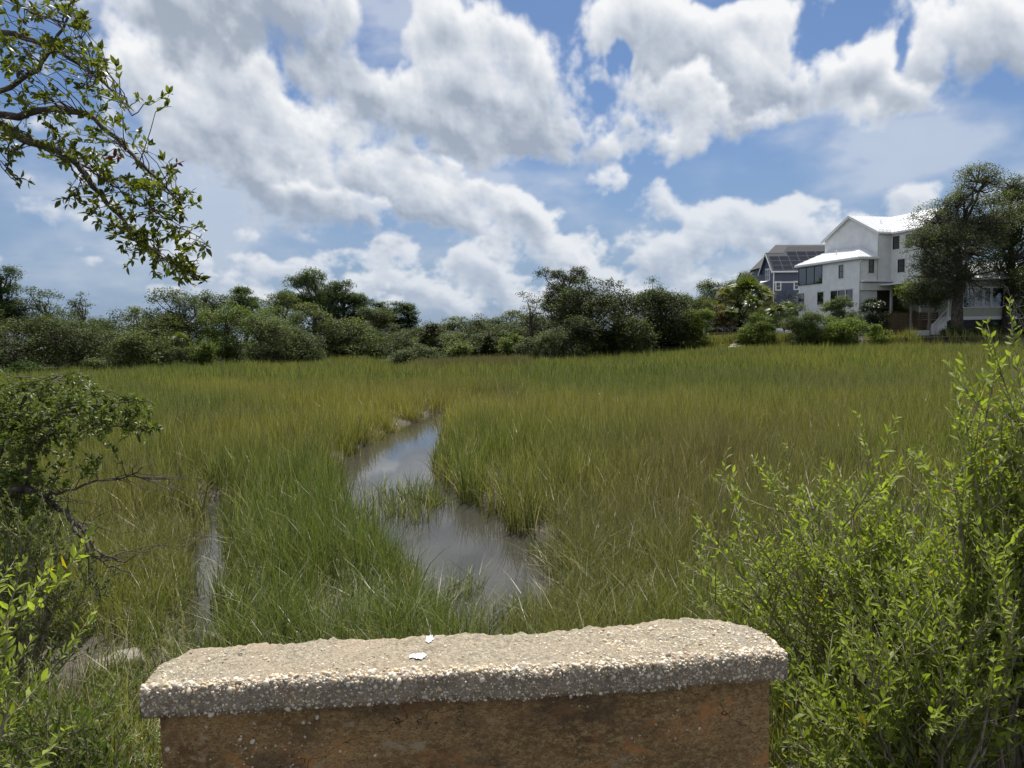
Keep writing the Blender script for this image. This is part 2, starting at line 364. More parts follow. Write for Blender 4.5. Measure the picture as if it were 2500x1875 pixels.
def vnoise(X, Y, seed, f):        # smooth value noise on the plane, 0..1
    g = np.random.default_rng(seed).random((64, 64))
    x = X * f; y = Y * f; i = np.floor(x).astype(int); j = np.floor(y).astype(int); u = x - i; v = y - j
    u = u * u * (3 - 2 * u); v = v * v * (3 - 2 * v)
    q = lambda a, b: g[b % 64, a % 64]
    return (q(i, j) * (1 - u) + q(i + 1, j) * u) * (1 - v) + (q(i, j + 1) * (1 - u) + q(i + 1, j + 1) * u) * v
def sstep(a, b, x):
    t = np.clip((x - a) / (b - a), 0, 1); return t * t * (3 - 2 * t)
def ground_z(X, Y):
    X = np.atleast_1d(np.asarray(X, float)); Y = np.atleast_1d(np.asarray(Y, float))
    z = .10 + .07 * (vnoise(X, Y, 1, .9) - .5) + .05 * (vnoise(X, Y, 2, 2.3) - .5)
    P = np.stack([X, Y], -1); z0 = z
    near = (Y > 2) & (Y < 45) & (np.abs(X) < 14)
    d = np.full(len(X), 5.0); d[near] = np.minimum(sdf(P[near], CREEK), sdf(P[near], DITCH) + .05)
    z = z - .42 * sstep(.18, -.22, d)
    ed = edge_dist(X, Y); a = np.clip(X / np.maximum(Y, 1), -.9, .9); bh = np.interp(a, _ba, _bh)
    z = z + .45 * sstep(24, 57, Y) * sstep(.10, .30, a)      # the marsh rises a little towards the right bank
    z = z + bh * sstep(-.5, 3.0 - 1.6 * sstep(.15, .25, a), ed) + .15 * sstep(4, 30, ed) * vnoise(X, Y, 5, .15)
    emb = sstep(4.6, 2.2, Y + .25 * (vnoise(X, Y, 7, .8) - .5)) * (1 - .35 * sstep(.9, 1.3, np.abs(X + .12)) * sstep(1.7, 2.4, Y))
    behind = sstep(3.0, 2.7, Y)     # behind the headwall the bank falls straight to the marsh
    inner = sstep(1.25, 1.0, np.abs(X + .12))
    emb = emb * (1 - inner * (1 - behind) * .85)
    z = z + .88 * emb * (Y > -1e6)
    return z
def gz(x, y): return float(ground_z(x, y)[0])
def axis(pts):                    # (start, end, step) pieces
    out = []
    for a, b, s in pts: out += list(np.arange(a, b, s))
    return np.array(out + [pts[-1][1]])
xs = axis([(-900, -200, 70), (-200, -60, 7), (-60, -16, 1.1), (-16, -7, .4), (-7, 5, .14), (5, 16, .5), (16, 70, 1.1), (70, 200, 7), (200, 900, 70)])
ys = axis([(-60, -2, 4), (-2, 2, .3), (2, 12, .13), (12, 24, .22), (24, 44, .5), (44, 95, .8), (95, 200, 6), (200, 1200, 60)])
GX, GY = np.meshgrid(xs, ys); nx, ny = len(xs), len(ys)
GZ = ground_z(GX.ravel(), GY.ravel())
i = np.arange(ny - 1)[:, None] * nx; j = np.arange(nx - 1)[None]
GQ = np.stack([i + j, i + j + 1, i + nx + j + 1, i + nx + j], -1).reshape(-1, 4)
ed_at = edge_dist(GX.ravel(), GY.ravel())
gme = mesh_np('ground', np.stack([GX.ravel(), GY.ravel(), GZ], -1), GQ, None, {'upland': sstep(-1, 2.5, ed_at), 'lawn': sstep(1.0, 2.0, ed_at) * sstep(.5, .53, GX.ravel() / np.maximum(GY.ravel(), 1)) * sstep(.02, .05, .60 - GX.ravel() / np.maximum(GY.ravel(), 1))}, True)
m, k, b, out = mat('marsh_mud')
geo = k.node('ShaderNodeNewGeometry'); up = k.node('ShaderNodeAttribute', attribute_name='upland'); lw = k.node('ShaderNodeAttribute', attribute_name='lawn')
n1 = k.noise(geo.outputs['Position'], 1.7, 6, .6); n2 = k.noise(geo.outputs['Position'], 14, 6, .7)
mud = k.mix(k.ramp(n2, .3, .7), (.035, .030, .024), (.12, .105, .085))
mud = k.mix(k.ramp(n1, .45, .7, 0, .7), mud, (.105, .096, .082))
soil = k.mix(k.ramp(n2, .3, .7), (.012, .015, .006), (.032, .034, .015))
c = k.mix(up.outputs['Fac'], mud, soil)
c = k.mix(k.math('MULTIPLY', lw.outputs['Fac'], .9), c, k.mix(k.ramp(n2, .3, .7), (.055, .085, .020), (.10, .135, .035)))
k.put(b.inputs['Base Color'], c); k.put(b.inputs['Roughness'], k.ramp(n1, .3, .7, .55, .95)); b.inputs['Specular IOR Level'].default_value = .15
bn = k.node('ShaderNodeBump'); bn.inputs['Strength'].default_value = .6; bn.inputs['Distance'].default_value = .03; k.put(bn.inputs['Height'], n2); k.l.new(bn.outputs[0], b.inputs['Normal'])
ground = link('ground', gme, m); tag(ground, 'brown marsh mud and garden soil under the grass', kind='structure')

m, k, b, out = mat('creek_water')
geo = k.node('ShaderNodeNewGeometry')
b.inputs['Base Color'].default_value = (.040, .038, .032, 1); b.inputs['Roughness'].default_value = .015; b.inputs['IOR'].default_value = 1.333; b.inputs['Specular IOR Level'].default_value = .5
mp = k.node('ShaderNodeMapping'); mp.inputs['Scale'].default_value = (1.0, .55, 1); k.l.new(geo.outputs['Position'], mp.inputs[0])
bn = k.node('ShaderNodeBump'); bn.inputs['Strength'].default_value = .05; bn.inputs['Distance'].default_value = .02; k.put(bn.inputs['Height'], k.noise(mp.outputs[0], 5.0, 3, .5)); k.l.new(bn.outputs[0], b.inputs['Normal'])
wme = mesh_np('water', [(-9, 3.6, 0), (6, 3.6, 0), (6, 34, 0), (-9, 34, 0)], [(0, 1, 2, 3)])
tag(link('water', wme, m), 'still grey tidal creek water reflecting the sky', kind='structure')

# ------------------------------------------------------------------ marsh grass
def clump(seed, n, rad, h0, h1, wid, seg, lean=.35, deadp=.2):
    r = np.random.default_rng(seed)
    a = r.uniform(0, 2 * math.pi, n); rr = rad * np.sqrt(r.random(n)); base = np.stack([rr * np.cos(a), rr * np.sin(a), np.full(n, -.12)], -1)
    h = r.uniform(h0, h1, n); dead = (r.random(n) < deadp); h = np.where(dead, h * r.uniform(.5, 1.0, n), h)
    la = r.uniform(0, 2 * math.pi, n); L = np.abs(r.normal(0, lean, n)) * np.where(dead, 1.7, 1.0) * h
    w = wid * r.uniform(.6, 1.2, n); fa = r.uniform(0, math.pi, n)
    bend = r.uniform(1.5, 2.8, n)
    t = np.linspace(0, 1, seg + 1)
    hor = L[:, None] * t[None] ** bend[:, None]
    ver = h[:, None] * (t[None] - .35 * (L / h)[:, None] ** 2 * t[None] ** 3)
    C = base[:, None] + np.stack([hor * np.cos(la)[:, None], hor * np.sin(la)[:, None], ver], -1)
    ww = w[:, None] * np.clip(1 - t[None] ** 1.6, .06, 1)
    side = np.stack([np.cos(fa), np.sin(fa), np.zeros(n)], -1)[:, None] * ww[..., None] * .5
    V = np.stack([C - side, C + side], 2).reshape(-1, 3)
    kk = (np.arange(n) * (seg + 1) * 2)[:, None] + (np.arange(seg) * 2)[None]
    Q = np.stack([kk, kk + 1, kk + 3, kk + 2], -1).reshape(-1, 4)
    rep = (seg + 1) * 2
    return mesh_np('grass_clump', V, Q, None, {'v': np.repeat(r.random(n), rep), 'dead': np.repeat(dead.astype(float), rep), 'h': np.tile(np.repeat(t, 2), n)})
m, k, b, out = mat('marsh_grass')
av = k.node('ShaderNodeAttribute', attribute_name='v'); ad = k.node('ShaderNodeAttribute', attribute_name='dead'); ah = k.node('ShaderNodeAttribute', attribute_name='h')
to = k.node('ShaderNodeAttribute', attribute_name='tone', attribute_type='INSTANCER'); br = k.node('ShaderNodeAttribute', attribute_name='brown', attribute_type='INSTANCER')
green = k.mix(av.outputs['Fac'], (.032, .054, .013), (.215, .272, .066))
gold = k.mix(av.outputs['Fac'], (.10, .105, .020), (.40, .385, .085))
c = k.mix(to.outputs['Fac'], green, gold)
c = k.mix(k.math('MULTIPLY', br.outputs['Fac'], k.math('ADD', .25, av.outputs['Fac'])), c, (.190, .160, .095))
c = k.mix(k.math('MULTIPLY', ad.outputs['Fac'], .85), c, k.mix(av.outputs['Fac'], (.22, .19, .11), (.60, .53, .35)))
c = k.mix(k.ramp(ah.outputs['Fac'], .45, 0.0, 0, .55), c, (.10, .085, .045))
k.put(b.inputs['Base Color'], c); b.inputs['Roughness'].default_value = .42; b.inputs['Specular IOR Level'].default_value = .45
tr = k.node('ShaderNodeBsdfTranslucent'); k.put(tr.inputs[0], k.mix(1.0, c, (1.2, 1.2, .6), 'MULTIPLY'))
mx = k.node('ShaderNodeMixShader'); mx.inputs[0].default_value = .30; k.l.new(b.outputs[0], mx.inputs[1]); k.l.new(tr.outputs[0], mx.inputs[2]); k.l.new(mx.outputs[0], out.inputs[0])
M['grass'] = m

# patches of colour seen on the marsh: centre and half size in photo pixels; gold, brown, height change
PATCH = [(960, 985, 260, 40, .75, .05, 0), (1400, 975, 330, 35, .45, .1, 0), (600, 1050, 240, 55, .45, .2, 0), (560, 940, 130, 14, .8, 0, 0), (650, 890, 60, 8, .8, 0, 0), (770, 865, 110, 10, .5, 0, 0),
         (1010, 950, 140, 14, .2, .5, .0), (1240, 952, 50, 16, -.4, .75, -.1), (1560, 930, 260, 22, -.5, 0, 0), (520, 1005, 200, 22, -.55, 0, 0), (2000, 935, 120, 12, -.6, .2, 0), (2000, 1010, 300, 35, .1, .35, 0),
         (1600, 1180, 260, 130, .1, .55, -.06), (1340, 1370, 140, 120, 0, .55, -.12), (330, 1230, 200, 130, .25, .5, 0), (1750, 1080, 250, 60, .1, .4, 0), (1980, 860, 420, 9, .45, 0, 0), (350, 900, 300, 9, -.3, 0, 0),
         (850, 1250, 250, 130, -.45, -.2, 0), (700, 1450, 260, 100, -.35, -.1, 0), (1300, 890, 150, 8, -.3, 0, 0), (300, 1560, 200, 90, -.2, .3, -.25), (1050, 1450, 110, 60, -.5, -.2, .05), (1100, 905, 300, 12, .1, .2, 0),
         (2250, 960, 300, 40, .15, .1, 0), (1900, 1120, 300, 40, -.1, .5, 0)]
def grass_points():
    R = np.random.default_rng(5); out = []
    for y0, y1, dens in ((2.8, 9, 25), (9, 18, 14), (18, 34, 8.5), (34, 84, 4.6)):
        xm = .98 * y1 + 3; n = int((y1 - y0) * 2 * xm * dens)
        X = R.uniform(-xm, xm, n); Y = R.uniform(y0, y1, n)
        kk = np.abs(X) < .95 * Y + 2.0; out.append(np.stack([X[kk], Y[kk], np.full(kk.sum(), 0 if y1 <= 9 else 1 if y1 <= 34 else 2)], -1))
    P = np.vstack(out); X, Y = P[:, 0], P[:, 1]
    ed = edge_dist(X, Y) + 1.5 * (vnoise(X, Y, 21, .4) - .5)
    near = (Y < 45) & (np.abs(X) < 14); d = np.full(len(P), 5.0); q = P[near][:, :2]
    d[near] = np.minimum(sdf(q, CREEK) + .25 * (vnoise(q[:, 0], q[:, 1], 22, 2.5) - .5), sdf(q, DITCH) - .04 + .22 * (vnoise(q[:, 0], q[:, 1], 23, 3.0) - .5))
    px, py = to_px(np.stack([X, Y, np.zeros(len(X))], -1))
    # thin tufts standing in the shallow stretch between the two pools and at the near end
    thin = (((np.abs((px - 985) / 130) ** 2 + np.abs((py - 1240) / 42) ** 2) < 1) | ((np.abs((px - 1120) / 75) ** 2 + np.abs((py - 1560) / 130) ** 2) < 1)) & (R.random(len(P)) < .26)
    ok = (ed < .9) & ((d > -.04) | thin)
    ok &= ~((np.abs(X + .12) < 1.25) & (Y < 3.0)) & (Y > 2.9)
    ok &= ~((Y < 4.4) & (X < -1.0) & (R.random(len(P)) < .26)) & ~((Y < 3.9) & (X > .9) & (R.random(len(P)) < .6))
    # a few muddy gaps
    ok &= ~((vnoise(X, Y, 25, .55) > .86) & (Y < 30))
    P = P[ok]; d = d[ok]; thin = thin[ok] & (d < 0); px, py = px[ok], py[ok]
    return P, px, py, d, thin
GP, gpx, gpy, gd, gthin = grass_points()
R = np.random.default_rng(8); X, Y = GP[:, 0], GP[:, 1]; nG = len(GP)
tone = .32 + .55 * (vnoise(X * .35, Y, 31, .16) - .5) + .55 * (vnoise(X, Y, 32, .5) - .5) + R.normal(0, .17, nG)
brown = np.clip(.05 + .6 * (vnoise(X, Y, 33, .35) - .55), 0, 1) + np.abs(R.normal(0, .08, nG)); hs = np.ones(nG)
qx, qy = to_px(np.stack([X, Y, np.full(nG, .6)], -1))
for (cx, cy, rx, ry, g_, b_, h_) in PATCH:
    w = np.exp(-((qx - cx) / rx) ** 2 - ((qy - cy) / ry) ** 2); tone += 1.25 * g_ * w; brown += .75 * b_ * w; hs += h_ * w
hs *= .72 + .30 * vnoise(X, Y, 41, .3) + .28 * vnoise(X, Y, 43, 1.1) + R.normal(0, .13, nG)
hs *= np.where(Y < 7, .84, 1.0) * np.where(gthin, .85, 1.0) * (1 - .25 * np.exp(-np.clip(gd, 0, 9) / .25))
Zg = np.where(gthin, -.04, ground_z(X, Y))
LOD = GP[:, 2].astype(int)
coll = bpy.data.collections.new('grass_clumps')
KINDS = [[(60, .20, .36, .88, .0095, 4)] * 3, [(48, .27, .4, .95, .0165, 3)] * 3, [(36, .42, .36, 1.0, .046, 2)] * 3]
ci = 0
for li, ks in enumerate(KINDS):
    for a in ks:
        me = clump(100 + ci, *a, lean=(.34, .26, .20)[li], deadp=.20); me.materials.append(M['grass'])
        o = bpy.data.objects.new('grass_clump_%02d' % ci, me); coll.objects.link(o); ci += 1
idx = LOD * 3 + R.integers(0, 3, nG)

def gn_instances(name, V, colls, attrs, label):
    me = bpy.data.meshes.new(name); me.vertices.add(len(V)); me.vertices.foreach_set('co', np.asarray(V, np.float32).ravel())
    for kname, a in attrs.items():
        tp = 'INT' if kname == 'idx' else 'FLOAT_VECTOR' if np.ndim(a) == 2 else 'FLOAT'
        at = me.attributes.new(kname, tp, 'POINT'); at.data.foreach_set('vector' if tp == 'FLOAT_VECTOR' else 'value', np.asarray(a, np.int32 if tp == 'INT' else np.float32).ravel())
    o = link(name, me)
    g = bpy.data.node_groups.new(name, 'GeometryNodeTree')
    g.interface.new_socket('Geometry', in_out='INPUT', socket_type='NodeSocketGeometry'); g.interface.new_socket('Geometry', in_out='OUTPUT', socket_type='NodeSocketGeometry')
    k = NT(g); gi = k.node('NodeGroupInput'); go = k.node('NodeGroupOutput')
    m2p = k.node('GeometryNodeMeshToPoints'); k.l.new(gi.outputs[0], m2p.inputs[0])
    inst = k.node('GeometryNodeInstanceOnPoints'); k.l.new(m2p.outputs[0], inst.inputs['Points'])
    ci_ = k.node('GeometryNodeCollectionInfo'); ci_.inputs[0].default_value = colls; ci_.inputs['Separate Children'].default_value = True; ci_.inputs['Reset Children'].default_value = True
    k.l.new(ci_.outputs[0], inst.inputs['Instance']); inst.inputs['Pick Instance'].default_value = True
    def na(nm, dt):
        n = k.node('GeometryNodeInputNamedAttribute', data_type=dt); n.inputs[0].default_value = nm; return n.outputs[0]
    k.l.new(na('idx', 'INT'), inst.inputs['Instance Index'])
    k.l.new(na('rot', 'FLOAT_VECTOR'), inst.inputs['Rotation']); k.l.new(na('scl', 'FLOAT_VECTOR'), inst.inputs['Scale'])
    k.l.new(inst.outputs[0], go.inputs[0])
    md = o.modifiers.new('scatter', 'NODES'); md.node_group = g
    return tag(o, label, 'grass', kind='stuff')
rot = np.stack([R.normal(0, .06, nG), R.normal(0, .06, nG), R.uniform(0, 6.283, nG)], -1)
wsc = R.uniform(.9, 1.15, nG)
gn_instances('marsh_grass', np.stack([X, Y, Zg], -1), coll, {'idx': idx, 'rot': rot, 'scl': np.stack([wsc, wsc, hs], -1), 'tone': np.clip(tone, 0, 1), 'brown': np.clip(brown, 0, .9)}, 'tall green and golden cordgrass covering the salt marsh')

# ------------------------------------------------------------------ old concrete headwall in the foreground
WZ = 1.5                                            # level of the cap's top
FL, FR = G(338, 1690, WZ)[:2], G(1922, 1588, WZ)[:2]
wx = (FR - FL); WL = float(np.linalg.norm(wx)); wx = wx / WL; wy = np.array([-wx[1], wx[0]]); WT = .31
WM = np.array([[wx[0], wy[0], 0, FL[0]], [wx[1], wy[1], 0, FL[1]], [0, 0, 1, 0], [0, 0, 0, 1]])
def wall_pt(s_, t_, z): return np.array([FL[0] + wx[0] * s_ + wy[0] * t_, FL[1] + wx[1] * s_ + wy[1] * t_, z])
wall = thing('concrete_headwall', 'low weathered pebbly concrete wall with overhanging cap in the foreground', 'wall', (*(FL + wx * WL / 2 + wy * WT / 2), .2), math.atan2(wx[1], wx[0]))
# local axes: x along the wall from its middle, y towards the marsh from its middle, z from the wall's foot
def cap_outline(u):                                 # u 0..1 along the cap: front edge, back edge (local y)
    f = -WT / 2 + .012 * mnoise.noise(Vector((u * 9, 1.3, 0))) + .006 * mnoise.noise(Vector((u * 40, 7.3, 0)))
    bk = WT / 2 + .016 * mnoise.noise(Vector((u * 8, 4.3, 0))) + .006 * mnoise.noise(Vector((u * 30, 2.1, 0)))
    bk += -.05 * (1 - u) * 0 + .05 * math.exp(-((u - .86) / .09) ** 2)
    e = max(0.0, (u - .90) / .10); bk -= .14 * e ** 2.2                # the back right corner is worn round
    e2 = max(0.0, (.05 - u) / .05); bk -= .12 * e2 ** 1.5
    return f, bk
NS, CAPH = 230, .098
ring = []
for q in range(9): ring.append(('t', q / 8))        # across the top
prof = [(-1, -1), (-1, -.55), (-1, -.1), (-1, .45), (-.97, .78), (-.9, .94), (-.82, 1.0)] + [(x, 1.0) for x in np.linspace(-.72, .72, 13)] + [(.82, 1.0), (.92, .93), (.98, .7), (1, .3), (1, -.2), (1, -1)]
CV = []; 
for a in range(NS + 1):
    u = a / NS; f, bk = cap_outline(u); x = (u - .5) * WL
    endr = 1 - .0 * u
    for (p, q) in prof:
        y = (f + bk) / 2 + p * (bk - f) / 2; z = WZ - .2 - CAPH / 2 + q * CAPH / 2
        P = Vector((x, y, z))
        n_ = .007 * mnoise.noise(P * 22) + .0045 * mnoise.noise(P * 60) + .003 * mnoise.noise(P * 130)
        zz = z + (n_ if q > .5 else 0) + .010 * math.sin(u * 5 + 1) * (q > -2) + .006 * mnoise.noise(P * 6)
        if p < -.8: y += n_ * 1.6 - .004
        if p > .8: y += n_ * 1.0
        xx = x
        if u > .97: zz -= .012 * ((u - .97) / .03) ** 2 * (q > .5)
        CV.append((xx + (n_ * 1.5 if a in (0, NS) else 0), y, zz))
NP = len(prof); CVa = np.array(CV)
ii = np.arange(NS)[:, None] * NP; jj = np.arange(NP)[None]; j2 = (jj + 1) % NP
CQ = np.stack([ii + jj, ii + j2, ii + NP + j2, ii + NP + jj], -1).reshape(-1, 4)[:, ::-1]
CT = []
for base, fl in ((0, 1), (NS * NP, -1)):
    for q in range(1, NP - 1): CT.append((base, base + q, base + q + 1)[::fl])
cme = mesh_np('cap', CVa, CQ, CT, None, True)

m, k, b, out = mat('cap_concrete')
tc = k.node('ShaderNodeTexCoord'); ob = tc.outputs['Object']
n1 = k.noise(ob, 5, 6, .6); n2 = k.noise(ob, 55, 6, .7); n3 = k.noise(ob, 2.2, 3, .5)
c = k.mix(k.ramp(n2, .3, .72), (.15, .125, .088), (.37, .33, .25))
c = k.mix(k.ramp(n1, .42, .68, 0, .65), c, (.31, .245, .175))
c = k.mix(k.ramp(n3, .52, .75, 0, .5), c, (.27, .24, .21))
vor = k.node('ShaderNodeTexVoronoi', feature='F1'); k.put(vor.inputs['Vector'], ob); vor.inputs['Scale'].default_value = 120
c = k.mix(k.ramp(vor.outputs['Distance'], .32, .22, 0, .55), c, (.40, .36, .30))
pit = k.ramp(k.noise(ob, 24, 2, .5), .72, .78)
c = k.mix(k.math('MULTIPLY', pit, .7), c, (.06, .05, .04))
k.put(b.inputs['Base Color'], c); b.inputs['Roughness'].default_value = .9; b.inputs['Specular IOR Level'].default_value = .2
bn = k.node('ShaderNodeBump'); bn.inputs['Strength'].default_value = .9; bn.inputs['Distance'].default_value = .006
k.put(bn.inputs['Height'], k.math('SUBTRACT', k.math('ADD', n2, k.ramp(vor.outputs['Distance'], .4, .1, 0, .8)), k.math('MULTIPLY', pit, 1.5))); k.l.new(bn.outputs[0], b.inputs['Normal'])
M['cap'] = m
cap = link('cap', cme, m, wall); tag(cap, 'rough pebble-studded concrete cap slab')

# body of the wall
bm_ = MB(); NX, NZ = 120, 60; x0, x1 = -WL / 2 + .045, WL / 2 - .045; yf = -WT / 2 + .038
V = []
for a in range(NZ + 1):
    for q in range(NX + 1):
        P = Vector((x0 + (x1 - x0) * q / NX, yf, -.35 + (WZ - .2 - CAPH + .01 + .35) * a / NZ))
        V.append((P.x, P.y + .006 * mnoise.noise(P * 4) + .003 * mnoise.noise(P * 18) + .0015 * mnoise.noise(P * 50), P.z))
ii = np.arange(NZ)[:, None] * (NX + 1); jj = np.arange(NX)[None]
bm_.add(V, np.stack([ii + jj, ii + jj + 1, ii + NX + 2 + jj, ii + NX + 1 + jj], -1).reshape(-1, 4))
yb = WT / 2 - .03; zt = WZ - .2 - CAPH + .01
bm_.add([(x0, yf, -.35), (x0, yb, -.35), (x0, yb, zt), (x0, yf, zt)], [(0, 3, 2, 1)]); bm_.add([(x1, yf, -.35), (x1, yb, -.35), (x1, yb, zt), (x1, yf, zt)], [(0, 1, 2, 3)]); bm_.add([(x0, yb, -.35), (x1, yb, -.35), (x1, yb, zt), (x0, yb, zt)], [(0, 3, 2, 1)])
m, k, b, out = mat('wall_concrete')
tc = k.node('ShaderNodeTexCoord'); ob = tc.outputs['Object']
mp = k.node('ShaderNodeMapping'); mp.inputs['Scale'].default_value = (1, 1, 1.6); k.l.new(ob, mp.inputs[0]); mo = mp.outputs[0]
n1 = k.noise(mo, 2.6, 7, .62, .4); n2 = k.noise(mo, 40, 6, .7); n3 = k.noise(mo, 4.2, 5, .6, .6); n4 = k.noise(mo, 7, 5, .7, .3)
c = k.mix(k.ramp(n1, .3, .7), (.140, .084, .038), (.35, .22, .098))
c = k.mix(k.ramp(n2, .42, .66, 0, .75), c, (.44, .32, .15))
c = k.mix(k.ramp(k.noise(mo, 120, 4, .7), .48, .62, 0, .7), c, (.060, .042, .028))
c = k.mix(k.ramp(n3, .54, .66, 0, .7), c, (.42, .20, .075))
c = k.mix(k.ramp(n4, .60, .68, 0, .8), c, (.36, .29, .20))
c = k.mix(k.ramp(k.noise(mo, 3.1, 6, .65), .50, .66, 0, .6), c, (.075, .056, .042))
cr = k.math('ABSOLUTE', k.math('SUBTRACT', k.noise(mo, 1.7, 5, .55, .3), .5)); crm = k.math('MULTIPLY', k.ramp(cr, .0022, .0006), k.ramp(n1, .48, .56))
c = k.mix(k.math('MULTIPLY', crm, .85), c, (.015, .012, .010))
k.put(b.inputs['Base Color'], c); b.inputs['Roughness'].default_value = .88; b.inputs['Specular IOR Level'].default_value = .2
bn = k.node('ShaderNodeBump'); bn.inputs['Strength'].default_value = .7; bn.inputs['Distance'].default_value = .006; k.put(bn.inputs['Height'], k.math('SUBTRACT', k.math('ADD', n2, n4), crm)); k.l.new(bn.outputs[0], b.inputs['Normal'])
body = bm_.build('wall_body', m, wall, True); tag(body, 'brown rust-stained and cracked concrete wall face')

# pebbles set in the concrete
def ico(sub=1):
    bm = bmesh.new(); bmesh.ops.create_icosphere(bm, subdivisions=sub, radius=1.0)
    V = np.array([v.co[:] for v in bm.verts]); T = np.array([[v.index for v in f.verts] for f in bm.faces]); bm.free(); return V, T
IV, IT = ico(1); IV2, IT2 = ico(2)
m, k, b, out = mat('pebble')
at = k.node('ShaderNodeAttribute', attribute_name='v'); oi = k.node('ShaderNodeObjectInfo'); f_ = k.math('FRACT', k.math('ADD', at.outputs['Fac'], oi.outputs['Random']))
cr_ = k.node('ShaderNodeValToRGB'); el_ = cr_.color_ramp.elements
el_[0].position = 0; el_[0].color = (.50, .43, .32, 1); el_[1].position = 1; el_[1].color = (.30, .20, .12, 1)
for p_, c_ in ((.3, (.66, .60, .50)), (.6, (.50, .42, .31)), (.75, (.55, .40, .22)), (.9, (.33, .29, .25))):
    e = cr_.color_ramp.elements.new(p_); e.color = (*c_, 1)
k.put(cr_.inputs[0], f_); k.l.new(cr_.outputs[0], b.inputs['Base Color']); b.inputs['Roughness'].default_value = .55
M['pebble'] = m
R = np.random.default_rng(77)
big = []; rest = MB()
nrm_top = np.array([0, 0, 1.0])
def pebble_shape(r, fixed=None):
    s3 = r * np.array([R.uniform(.8, 1.35), R.uniform(.75, 1.1), R.uniform(.55, .9)]); return s3
def rotm():
    q = R.normal(size=4); q /= np.linalg.norm(q); w, x, y, z = q
    return np.array([[1 - 2 * (y * y + z * z), 2 * (x * y - z * w), 2 * (x * z + y * w)], [2 * (x * y + z * w), 1 - 2 * (x * x + z * z), 2 * (y * z - x * w)], [2 * (x * z - y * w), 2 * (y * z + x * w), 1 - 2 * (x * x + y * y)]])
cap_v = CVa.reshape(NS + 1, NP, 3)
def put_pebble(P, r, keep_big):
    sc = pebble_shape(r); Rm = rotm()
    if keep_big: big.append((P, sc, Rm))
    else: rest.add((IV * sc) @ Rm.T + P, None, IT, v=R.random())
cand = []
for _ in range(7400):                               # top and front lip of the cap
    u = R.random(); a = u * NS; a0 = min(int(a), NS - 1); pr = R.random()
    w_ = .25 + .75 * sstep(.62, .80, u) + .3 * max(0, 1 - abs(u - .05) / .1)
    if pr < .46:                                     # flat top
        q = R.uniform(7, 19); dens = w_ * (.35 + 1.3 * max(0, .5 + mnoise.noise(Vector((u * 11, q * .35, 0)))))
    elif pr < .74: q = R.uniform(3.2, 7); dens = .95  # front upper lip
    else: q = R.uniform(0, 3.2); dens = .8
    if R.random() > dens: continue
    q0 = int(q); P = cap_v[a0, q0] * (1 - (q - q0)) + cap_v[a0, q0 + 1] * (q - q0)
    P = P + (cap_v[a0 + 1, q0] - cap_v[a0, q0]) * (a - a0)
    r = np.clip(R.lognormal(-5.55, .40), .0022, .0095) * (1.25 if 3 < q < 7.5 else .85 if q > 8 and u < .6 else 1)
    cand.append((P - np.array([0, -.002 if q < 5 else 0, .0015 if q > 5 else 0]) * r / .006, r))
for _ in range(260):                                # right end of the cap
    p, q = R.uniform(-.95, .85), R.uniform(-1, .72); f, bk = cap_outline(1.0)
    cand.append((np.array([WL / 2, (f + bk) / 2 + p * (bk - f) / 2, WZ - .2 - CAPH / 2 + q * CAPH / 2]), R.uniform(.004, .009)))
for _ in range(2600):                               # wall face, sparse and worn flush
    x = R.uniform(x0 + .01, x1 - .01); z = R.uniform(.25, WZ - .2 - CAPH)
    if mnoise.noise(Vector((x * 2.4, 3.3, z * 3))) < -.15: continue
    P = Vector((x, yf, z)); cand.append((np.array([x, yf + .0035, z]), np.clip(R.lognormal(-5.6, .4), .002, .0085)))
cand.sort(key=lambda c: -c[1])
for n_, (P, r) in enumerate(cand): put_pebble(P, r, n_ < 300)
pme = mesh_np('pebble', IV2, None, IT2, {'v': np.zeros(len(IV2))}, True); pme.materials.append(M['pebble'])
for P, sc, Rm in big:
    o = link('pebble', pme, None, cap if P[2] > WZ - .2 - CAPH else body)
    o.matrix_local = Matrix([[*(Rm[0] * sc), P[0]], [*(Rm[1] * sc), P[1]], [*(Rm[2] * sc), P[2]], [0, 0, 0, 1]])
o = rest.build('pebbles', M['pebble'], wall, True); tag(o, kind='stuff')
# two splashes of white paint on the cap
M['white_mark'] = simple('white_mark', (.66, .66, .66), .7, .3, 0, .08, 30)
def splat(name, px, py, rx, ry, seed):
    P = G(px, py, WZ); L = np.array([wx @ (P[:2] - FL) - WL / 2, wy @ (P[:2] - FL) - WT / 2]); r = np.random.default_rng(seed); n = 36
    th = np.arange(n) * 2 * math.pi / n; rad = 1 + .30 * np.interp(th, np.linspace(0, 6.283, 10), np.append(r.normal(size=9), 0), period=6.283) + r.normal(0, .16, n)
    def topz(x, y):
        u = np.clip((x / WL + .5), 0, 1); a = int(u * NS); col = cap_v[a, 6:21]; return float(np.interp(y, col[:, 1], col[:, 2]))
    V = [(L[0], L[1])]; 
    for f_ in (.5, 1.0): V += [(L[0] + rx * f_ * rad[q] * math.cos(th[q]), L[1] + ry * f_ * rad[q] * math.sin(th[q])) for q in range(n)]
    V = [(x, y, topz(x, y) + .0045) for x, y in V]
    T = [(0, 1 + q, 1 + (q + 1) % n) for q in range(n)]; Q = [(1 + q, 1 + n + q, 1 + n + (q + 1) % n, 1 + (q + 1) % n) for q in range(n)]
    return link(name, mesh_np(name, V, Q, T, None, True), M['white_mark'], cap)
splat('paint_mark', 1021, 1603, .026, .020, 1); splat('paint_mark', 1048, 1563, .017, .026, 4)

